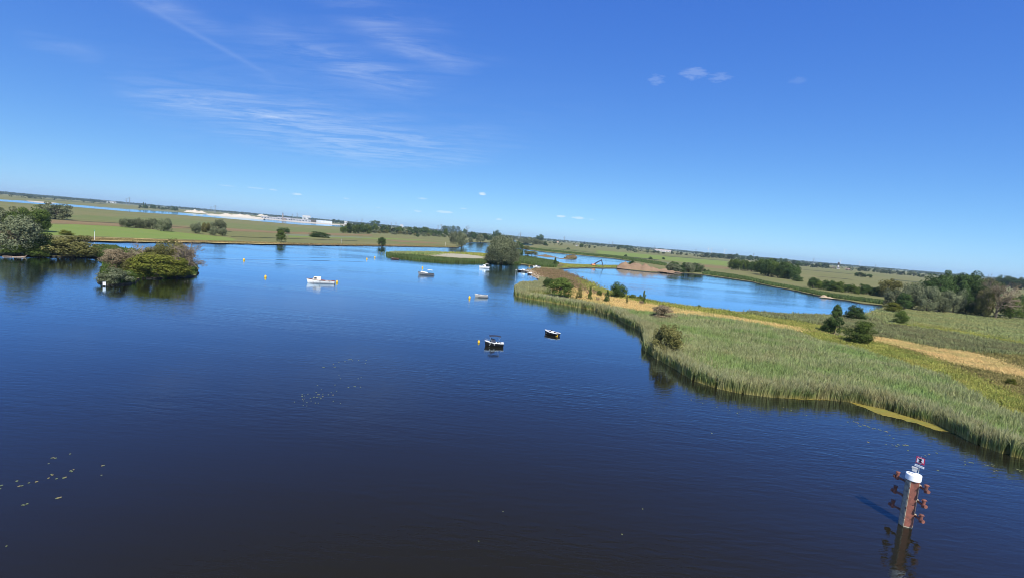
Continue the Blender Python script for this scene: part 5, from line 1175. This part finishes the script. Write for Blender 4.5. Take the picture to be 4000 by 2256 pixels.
R_ = lambda w, h: [(-w / 2, -h / 2), (w / 2, -h / 2), (w / 2, h / 2), (-w / 2, h / 2)]
pl = onboard(R_(.80, .19), 0, .03, PH + 1.33, 'information_plate', WSIGN, pile)
for i in range(3): onboard([(x, z + .045 - .045 * i) for x, z in R_(.62, .012)], -.032, .004, PH + 1.33, 'text_line', GREYP, pl)
sg_ = onboard(R_(.72, .66), 0, .03, PH + 1.92, 'sign_board', REDSIGN, pile)
onboard(R_(.575, .515), -.032, .006, PH + 1.92, 'white_field', WSIGN, sg_)
onboard([(-.285, .255), (-.285, .20), (.235, -.255), (.285, -.255), (.285, -.20), (-.235, .255)], -.040, .004, PH + 1.92, 'red_diagonal', REDSIGN, sg_)
onboard([(-.19, -.21), (.19, -.21), (.15, -.15), (.075, -.09), (.075, .04), (.15, .09), (.15, .16), (.10, .20), (-.10, .20), (-.15, .16), (-.15, .09), (-.075, .04), (-.075, -.09), (-.15, -.15)], -.046, .004, PH + 1.92, 'bollard_symbol', KSIGN, sg_)


def bollard(base, d, z, i):
    d = np.array(d, float); d /= np.linalg.norm(d); e_ = np.array([base[0], base[1], z]); tip = e_ + np.array([d[0], d[1], -.02]) * (1.05 if i < 3 else .95)
    a = MB().tube(tuple(e_ - np.array([d[0], d[1], 0]) * .15), tuple(tip), .115, .105, 12).build('bollard_arm', RUST, pile, True)
    MB().tube(tuple(tip - np.array([d[0], d[1], 0]) * .02), tuple(tip + np.array([d[0], d[1], 0]) * .16), .17, .17, 14).build('end_disc', RUST, a)
    q = tip - np.array([d[0], d[1], 0]) * .18
    MB().lathe([(.13, -.22), (.15, -.18), (.15, .02), (.135, .1), (.15, .42), (.19, .50), (.19, .57)], tuple(q), 14).build('bollard_post', RUST, a, True)
    s_ = np.array([-d[1], d[0], 0]); MB().tube(tuple(q + s_ * .3 + [0, 0, .44]), tuple(q - s_ * .3 + [0, 0, .44]), .032, .032, 8).build('cross_pin', RUSTD, a)
    MB().tube(tuple(e_ - np.array([d[0], d[1], 0]) * .02), tuple(e_ + np.array([d[0], d[1], 0]) * .06), .19, .15, 12).build('weld_collar', PALEED if i > 2 else RUSTD, a)


for i, z in enumerate((4.30, 2.82, 1.32)):
    bollard((-.52, .22), (-.82, .57), z, i); bollard((.58, -.10), (.62, -.78), z - .02, i + 3)

# ------------------------------------------------------------------ floating leaves
PAD = solid('lily_leaf', (0.165, 0.185, 0.06), .5, .15, 1.5)
PADY = solid('yellowing_lily_leaf', (0.27, 0.21, 0.07), .5, .15, 1.5)
pads = []
for i in range(4):
    r = random.Random(i); k = 13; pts = [(0.08, 0, .012)] + [(math.cos(a) * r.uniform(.88, 1.05), math.sin(a) * r.uniform(.7, .9), .012 + r.uniform(-.004, .012)) for a in [.25 + (2 * math.pi - .5) * q / (k - 1) for q in range(k)]]
    bot = [(x * .97, y * .97, .002) for x, y, z in pts]; n = len(pts)
    m = MB().add(pts + bot, [tuple(range(n)), tuple(range(n, 2 * n))[::-1]] + [(n + i_, n + (i_ + 1) % n, (i_ + 1) % n, i_) for i_ in range(n)]); me = m.mesh('lily_leaf'); me.materials.append(PAD if i < 3 else PADY); pads.append(me)
LEFT = [(995, 440), (735, 497), (757, 494), (787, 500), (690, 577), (1450, 608), (1475, 603), (1000, 680), (1020, 690), (1043, 663), (728, 730), (745, 740), (690, 783), (803, 790), (905, 780), (930, 772), (1440, 742), (240, 825), (410, 850), (512, 836), (530, 831), (20, 887), (3, 933), (270, 898), (312, 890), (800, 1070), (825, 1064), (855, 1057), (320, 1163), (345, 1165), (385, 1147)]
MIDP = [(1205, 337), (1330, 328), (1405, 287), (1430, 284), (1460, 282), (1490, 308), (1620, 300), (1776, 300), (1760, 366), (1090, 378), (870, 452), (890, 448), (1105, 442), (1130, 438), (1205, 607), (1238, 685), (1608, 686), (1670, 662), (1122, 816), (755, 828), (1405, 868), (1525, 847), (1548, 851), (1658, 860), (838, 916), (730, 971), (1156, 944), (1043, 978), (552, 1008), (432, 1022), (432, 1057), (485, 1046), (765, 1021), (790, 1021), (866, 1008), (985, 1021), (1083, 1027), (668, 1078), (692, 1070), (735, 1076), (760, 1072), (808, 1086), (826, 1104), (866, 1062), (605, 1096), (442, 1114), (476, 1110), (456, 1150), (274, 1174), (620, 1152), (532, 1184), (712, 1195), (772, 1196), (1088, 1156), (1240, 1206), (455, 1244), (530, 1256)]
RIGHT = [(40, 355), (125, 345), (150, 357), (185, 368), (205, 410), (225, 415), (262, 398), (285, 402), (325, 415), (350, 428), (420, 445), (440, 452), (400, 452), (490, 465), (515, 470), (575, 487), (605, 495), (645, 545), (700, 590), (335, 645), (685, 683), (740, 700), (770, 682), (845, 688), (880, 687), (905, 692), (595, 678), (910, 765), (1160, 840), (1210, 818), (1320, 800), (1338, 1050), (1725, 925), (1730, 962), (1795, 935), (1835, 942), (2020, 972), (2055, 980), (2110, 962), (2140, 975), (2130, 992), (2185, 1055), (2150, 1067), (2480, 1035), (2510, 1045), (2540, 1052), (2520, 1070)]
EXTRA = [(2480, 1210), (2468, 1222), (2490, 1225), (2300, 1235), (2290, 1228), (2310, 1240), (2320, 1244), (2800, 1590), (2850, 1600), (2880, 1612), (2930, 1603), (2700, 1560), (2745, 1575), (3060, 1590), (3090, 1600), (3150, 1620), (2170, 1215), (2200, 1222), (2230, 1228), (2510, 1986), (1965, 1996), (1870, 2112), (2430, 2085), (25, 2131), (2780, 1690)]
for pts, (ox, oy, s_), sz, lab, grp, nm in ((LEFT, (0, 1650, 3.632), 3.7, 'yellow-green floating lily leaf in the loose patch at the lower left', 'floating leaves at the lower left', 'lily_leaf'), (MIDP, (1100, 1350, 5.38), 2.3, 'pale green floating lily leaf in the scattered patch left of centre', 'floating leaves left of centre', 'lily_leaf'),
                                       (RIGHT, (3300, 1550, 3.68), 3.2, 'floating lily leaf drifting between the mooring pile and the reed shore', 'floating leaves by the mooring pile', 'lily_leaf'), (EXTRA, (0, 0, 1.0), 2.6, 'lone floating leaf on the open water off the right-hand bank', 'stray floating leaves', 'lily_leaf')):
    r = random.Random(len(pts))
    for x, y in pts:
        X, Y = ox + x / s_, oy + y / s_; p = G(X, Y, 0); k = mpp(X, Y)
        o = obj(nm, pads[r.choice((0, 0, 1, 1, 2, 2, 3))]); o.location = (p[0], p[1], .004); o.rotation_euler = (0, 0, r.uniform(-.4, .4) + (math.pi if r.random() < .5 else 0)); g_ = k * sz * r.uniform(.75, 1.3); o.scale = (g_, g_ * 1.5, 1)
        tag(o, lab, 'leaf', grp)
ALG = land('floating_algae', (0.27, 0.205, 0.04), (0.19, 0.19, 0.045), (0.085, 0.085, 0.025), .5, 1.3, 2)


def mat_of_algae(pts, label):
    L = world_loop(pts, 1.6, .004); v, f = cdt([L]); f = f[inside(v[f].mean(1), L)]
    flip = np.cross(v[f[:, 1]] - v[f[:, 0]], v[f[:, 2]] - v[f[:, 0]]) < 0; f[flip] = f[flip][:, ::-1]
    V = np.c_[v, np.full(len(v), .012)]; r = np.random.default_rng(4); n = 900; lo_, hi_ = L.min(0), L.max(0); P = r.uniform(lo_ - .6, hi_ + .6, (n, 2)); k = len(V)
    near = inside(P, L) | (np.min(np.hypot(P[:, None, 0] - L[None, :, 0], P[:, None, 1] - L[None, :, 1]), 1) < .35); P = P[near]; T = [f]
    for q in P:                                            # loose flakes on and around the mat
        s_ = r.uniform(.05, .22); a = r.uniform(0, 6.3) + np.arange(5) * 1.256; V = np.r_[V, np.c_[q[0] + np.cos(a) * s_, q[1] + np.sin(a) * s_ * .7, np.full(5, .02)]]
        T.append(np.array([(k, k + 1, k + 2), (k, k + 2, k + 3), (k, k + 3, k + 4)])); k += 5
    stuff(obj('algae_mat', mesh_np('algae_mat', V, tris=np.concatenate(T)), ALG), label, 'algae')


mat_of_algae([(3290, 1561), (3348, 1570), (3401, 1582), (3468, 1597), (3558, 1622), (3647, 1649), (3715, 1673), (3765, 1698), (3728, 1691), (3647, 1676), (3580, 1652), (3522, 1636), (3450, 1622), (3392, 1597), (3330, 1575)], 'yellow floating algae mat along the reed shore behind the mooring pile')
mat_of_algae([(3040, 1548), (3080, 1546), (3150, 1549), (3200, 1553), (3260, 1560), (3200, 1560), (3120, 1557), (3060, 1554)], 'thin green algae strip at the foot of the reed bed')

# ------------------------------------------------------------------ far away: pylons, turbines, buildings
m = MB()
for sx, sy in ((-1, -1), (1, -1), (1, 1), (-1, 1)): m.tube((sx * .085, sy * .085, 0), (sx * .014, sy * .014, .62), .010, .008, 4); m.tube((sx * .014, sy * .014, .62), (sx * .008, sy * .008, 1), .008, .006, 4)
for i in range(7):
    z0, z1 = i * .1, (i + 1) * .1; w0, w1 = .085 - .0115 * i * 1.0, .085 - .0115 * (i + 1); w0, w1 = max(w0, .013), max(w1, .013)
    for s_ in (-1, 1): m.tube((-w0, s_ * w0, z0), (w1, s_ * w1, z1), .006, .006, 3); m.tube((w0, s_ * w0, z0), (-w1, s_ * w1, z1), .006, .006, 3)
PY_T = m.mesh('tower'); PY_A = []
for z, w in ((.64, .19), (.79, .24), (.93, .16)): PY_A.append(MB().box((0, 0, z), (2 * w, .012, .014)).tube((-w, 0, z), (0, 0, z + .045), .006, .006, 4).tube((w, 0, z), (0, 0, z + .045), .006, .006, 4).mesh('cross_arm'))
for me in [PY_T] + PY_A: me.materials.append(LAT)
marks = ['above the left meadow willow row', 'above the white sand heaps', 'beside the white factory block', 'right of the factory halls', 'over the left part of the long wood', 'over the right part of the long wood', 'behind the inlet', 'right of the huge willow', 'over the small lake', 'above the excavator', 'near the long barn', 'right of the long barn', 'over the square wood', 'left of the square wood', 'over the far right meadow', 'by the mill tower', 'behind the right-hand hedge']
PYL = [(505, 20, 12, 0), (493, 15, 9, 0), (840, 18, 12, 1), (824, 12, 9, 1), (1160, 16, 11, 2), (1142, 11, 8, 2), (1413, 15, 10, 3), (1394, 10, 8, 3), (1546, 14, 9, 4), (1528, 11, 8, 4), (1723, 20, 12, 5), (1710, 17, 10, 5), (1826, 24, 13, 6), (1821, 20, 11, 6), (2032, 17, 10, 7), (2026, 10, 8, 7), (2203, 13, 9, 8), (2391, 11, 8, 9), (2378, 8, 7, 9), (2556, 9, 7, 10), (2545, 7, 6, 10), (2717, 9, 7, 11), (2702, 6, 6, 11), (2942, 13, 8, 12), (2933, 5, 6, 12), (2861, 7, 6, 13), (3177, 14, 9, 14), (3185, 5, 6, 14), (3418, 9, 7, 16)]
cnt = {}
for x, up_, dn, mk in PYL: cnt[mk] = cnt.get(mk, 0) + 1
seen = {}
for x, up_, dn, mk in PYL:
    y = hz(x) + dn; p = G(x, y, .5); h = (up_ + dn) * mpp(x, y, .5); e = empty('power_pylon', (p[0], p[1], GZ), -math.atan2(p[0], p[1]) + .25); e.scale = (h, h, h)
    obj('tower', PY_T, None, e)
    for a in PY_A: obj('cross_arm', a, None, e)
    seen[mk] = seen.get(mk, 0) + 1; w_ = '' if cnt[mk] == 1 else ('taller of the two ' if seen[mk] == 1 else 'shorter of the two ')
    tag(e, (w_ + 'lattice power pylons ' if w_ else 'single lattice power pylon ') + marks[mk], 'pylon', 'power pylons along the horizon')
TUR = [(2765, 'leftmost white wind turbine on the right-hand horizon'), (2778, 'white wind turbine close beside the leftmost one'), (2829, 'third white wind turbine from the left on the horizon'), (3281, 'white wind turbine just behind the mill tower'), (3356, 'rightmost white wind turbine on the horizon')]
WT = solid('turbine_white', (.80, .80, .80), .5, .03, 1)
for i, (x, lb) in enumerate(TUR):
    y = hz(x) + 5.0; p = G(x, y, .5); e = empty('wind_turbine', (p[0], p[1], GZ), -math.atan2(p[0], p[1])); tag(e, lb, 'wind turbine', 'wind turbines on the horizon')
    hh_ = 100 if i < 3 else 92; MB().tube((0, 0, 0), (0, 0, hh_), 3.6, 2.4, 10).build('tower', WT, e); nc = MB().box((0, 0, hh_ + 1.5), (5, 12, 5), (.8, .9)).build('nacelle', WT, e)
    for b in range(3):
        a = b * 2.0944 + i * .7; c_, s_ = math.cos(a), math.sin(a); q0 = np.array([0, -7, hh_ + 1.5]); d = np.array([s_, 0, c_]); w = np.array([c_, 0, -s_])
        pts = [q0 - w * 1.6, q0 + w * 1.6, q0 + d * 12 + w * 2.6, q0 + d * 42 + w * .5, q0 + d * 42 - w * .5, q0 + d * 12 - w * .8]
        MB().add([tuple(t_) for t_ in pts] + [tuple(t_ + np.array([0, 1.4, 0])) for t_ in pts], [tuple(range(6)), tuple(range(6, 12))[::-1]] + [(j, (j + 1) % 6, 6 + (j + 1) % 6, 6 + j) for j in range(6)]).build('blade', WT, e)


def building(name, px, by, wpx, hpx, dm, wall, roof, label, cat, gable=0.0, nwin=4, rot=0.0, winm=GLASS, doors=0):
    k = mpp(px, by, .5); p = G(px, by, .5); W, H = wpx * k, hpx * k; e = empty(name, (p[0], p[1] + dm / 2, GZ), rot - math.atan2(p[0], p[1]) * .9); tag(e, label, cat)
    MB().box((0, 0, H / 2), (W, dm, H)).build('wall', wall, e)
    if gable: g_ = gable * k; rf = MB().add([(-W / 2 - .5, -dm / 2 - .6, H), (W / 2 + .5, -dm / 2 - .6, H), (W / 2 + .5, dm / 2 + .6, H), (-W / 2 - .5, dm / 2 + .6, H), (-W / 2 - .5, 0, H + g_), (W / 2 + .5, 0, H + g_)], [(0, 1, 5, 4), (2, 3, 4, 5), (0, 4, 3), (1, 2, 5), (3, 2, 1, 0)]).build('roof', roof, e)
    else: MB().box((0, 0, H + .35), (W + 1, dm + 1, .7)).build('roof', roof, e)
    for i in range(nwin):
        x = -W / 2 + W * (i + .5) / nwin; MB().box((x, -dm / 2 - .05, H * .45), (W / nwin * .55, .14, H * .32)).build('window', winm, e)
    return e


building('factory_hall', 1048, 855, 64, 8.5, 40, CLAD, ROOFT, 'leftmost low grey factory hall beside the white sand', 'hall', 0, 6)
building('factory_hall', 1104, 860, 48, 9, 40, CLAD, CLAD, 'second low grey factory hall from the left', 'hall', 2, 5)
building('factory_hall', 1167, 865, 76, 9, 45, CLAD, CLAD, 'long grey factory hall in front of the tall white block', 'hall', 0, 7)
building('factory_hall', 1220, 868, 26, 9, 30, ROOFT, ROOFT, 'short dark factory hall right of the long grey one', 'hall', 0, 3)
building('factory_hall', 1262, 872, 58, 10, 40, BCLAD, BCLAD, 'long pale blue hall at the right end of the factory', 'hall', 0, 4, winm=WCLAD)
building('silo_block', 1195, 857, 29, 15, 40, WCLAD, CLAD, 'tall windowless white block above the factory halls', 'building', 0, 2, winm=CLAD)
building('office_block', 1290, 864, 10, 6, 20, WCLAD, WCLAD, 'small white block at the right end of the pale blue hall', 'building', 0, 2)
building('office_block', 1349, 876, 11, 11, 20, WCLAD, WCLAD, 'white house among the trees right of the factory', 'building', 0, 2)
building('silo_block', 1568, 890, 12, 12, 25, WCLAD, CLAD, 'small white block rising out of the long wood', 'building', 0, 1, winm=CLAD)
building('warehouse', 415, 792, 50, 6, 60, WCLAD, CLAD, 'low white warehouses on the far left horizon', 'building', 0, 5)
building('silo_block', 405, 790, 5, 9, 20, CLAD, CLAD, 'small grey tower by the far left warehouses', 'building', 0, 1)
building('barn', 2591, 984, 62, 5, 30, WCLAD, solid('pinkish_roof', (.42, .33, .29), .8, .1, .1), 'long low barn with pinkish roof beyond the green field', 'barn', 3.5, 6, rot=-.04)
building('house', 3258, 1049, 8, 3, 10, BRICK, ROOFT, 'brown farmhouse left of the white one in the far right meadow', 'house', 4, 2)
building('house', 3276, 1051, 9, 4, 10, WCLAD, ROOFT, 'white farmhouse below the mill tower', 'house', 3, 2)
building('house', 3315, 1055, 16, 3, 14, BRICK, solid('reddish_roof', (.24, .17, .14), .8, .1, .2), 'long farm roof right of the white farmhouse', 'house', 4, 3)
building('house', 2178, 948, 8, 3, 12, WCLAD, solid('orange_tiles', (.42, .22, .12), .8, .1, .2), 'small farmhouse with orange roof beyond the small lake', 'house', 2.5, 2)
building('house', 2254, 961, 10, 3, 12, WCLAD, ROOFT, 'white farmhouse left of the dark round field tree', 'house', 2, 2)
GB = solid('grey_brick', (.24, .21, .20), .9, .1, .2)
p = G(1104, 862, .5); k = mpp(1104, 862, .5); e = empty('church', (p[0], p[1], GZ), .3); tag(e, 'church tower with pointed spire on the horizon above the factory', 'church')
MB().box((0, 0, 12.5 * k), (4.2 * k, 4.2 * k, 25 * k)).build('tower', GB, e); MB().lathe([(2.6 * k, 26 * k), (1.3 * k, 28 * k), (1.0 * k, 30 * k), (.1 * k, 35 * k)], n=8).build('spire', ROOFT, e); MB().box((7 * k, 0, 6 * k), (12 * k, 6 * k, 9 * k)).build('nave', GB, e)
p = G(3273, 1049, .5); k = mpp(3273, 1049, .5); e = empty('mill_tower', (p[0], p[1], GZ)); tag(e, 'squat white mill tower with dark cap on the right-hand horizon', 'mill')
MB().lathe([(3.6 * k, 0), (3.2 * k, 8 * k), (2.8 * k, 14 * k)], n=12).build('tower', WCLAD, e); MB().lathe([(3.4 * k, 14 * k), (4.0 * k, 16 * k), (3.8 * k, 20 * k), (2.6 * k, 23 * k), (.4 * k, 25 * k)], n=12).build('cap', solid('mill_thatch', (.07, .06, .05), .9), e)

# ------------------------------------------------------------------ summer haze over the plain
hb = MB().box((0, 12000, 74), (48600, 24900, 152)); ho = hb.build('haze', None)
hm = bpy.data.materials.new('haze'); hm.use_nodes = True; t = hm.node_tree; t.nodes.clear()
vo = nd(t, 'ShaderNodeVolumePrincipled'); vo.inputs['Color'].default_value = (.60, .84, 1.0, 1); vo.inputs['Density'].default_value = 3.6e-5; vo.inputs['Anisotropy'].default_value = 0.0
link(t, vo.outputs[0], nd(t, 'ShaderNodeOutputMaterial').inputs['Volume']); ho.data.materials.append(hm)
ho['kind'] = 'stuff'; ho['label'] = 'thin summer haze over the whole plain'; ho['category'] = 'haze'
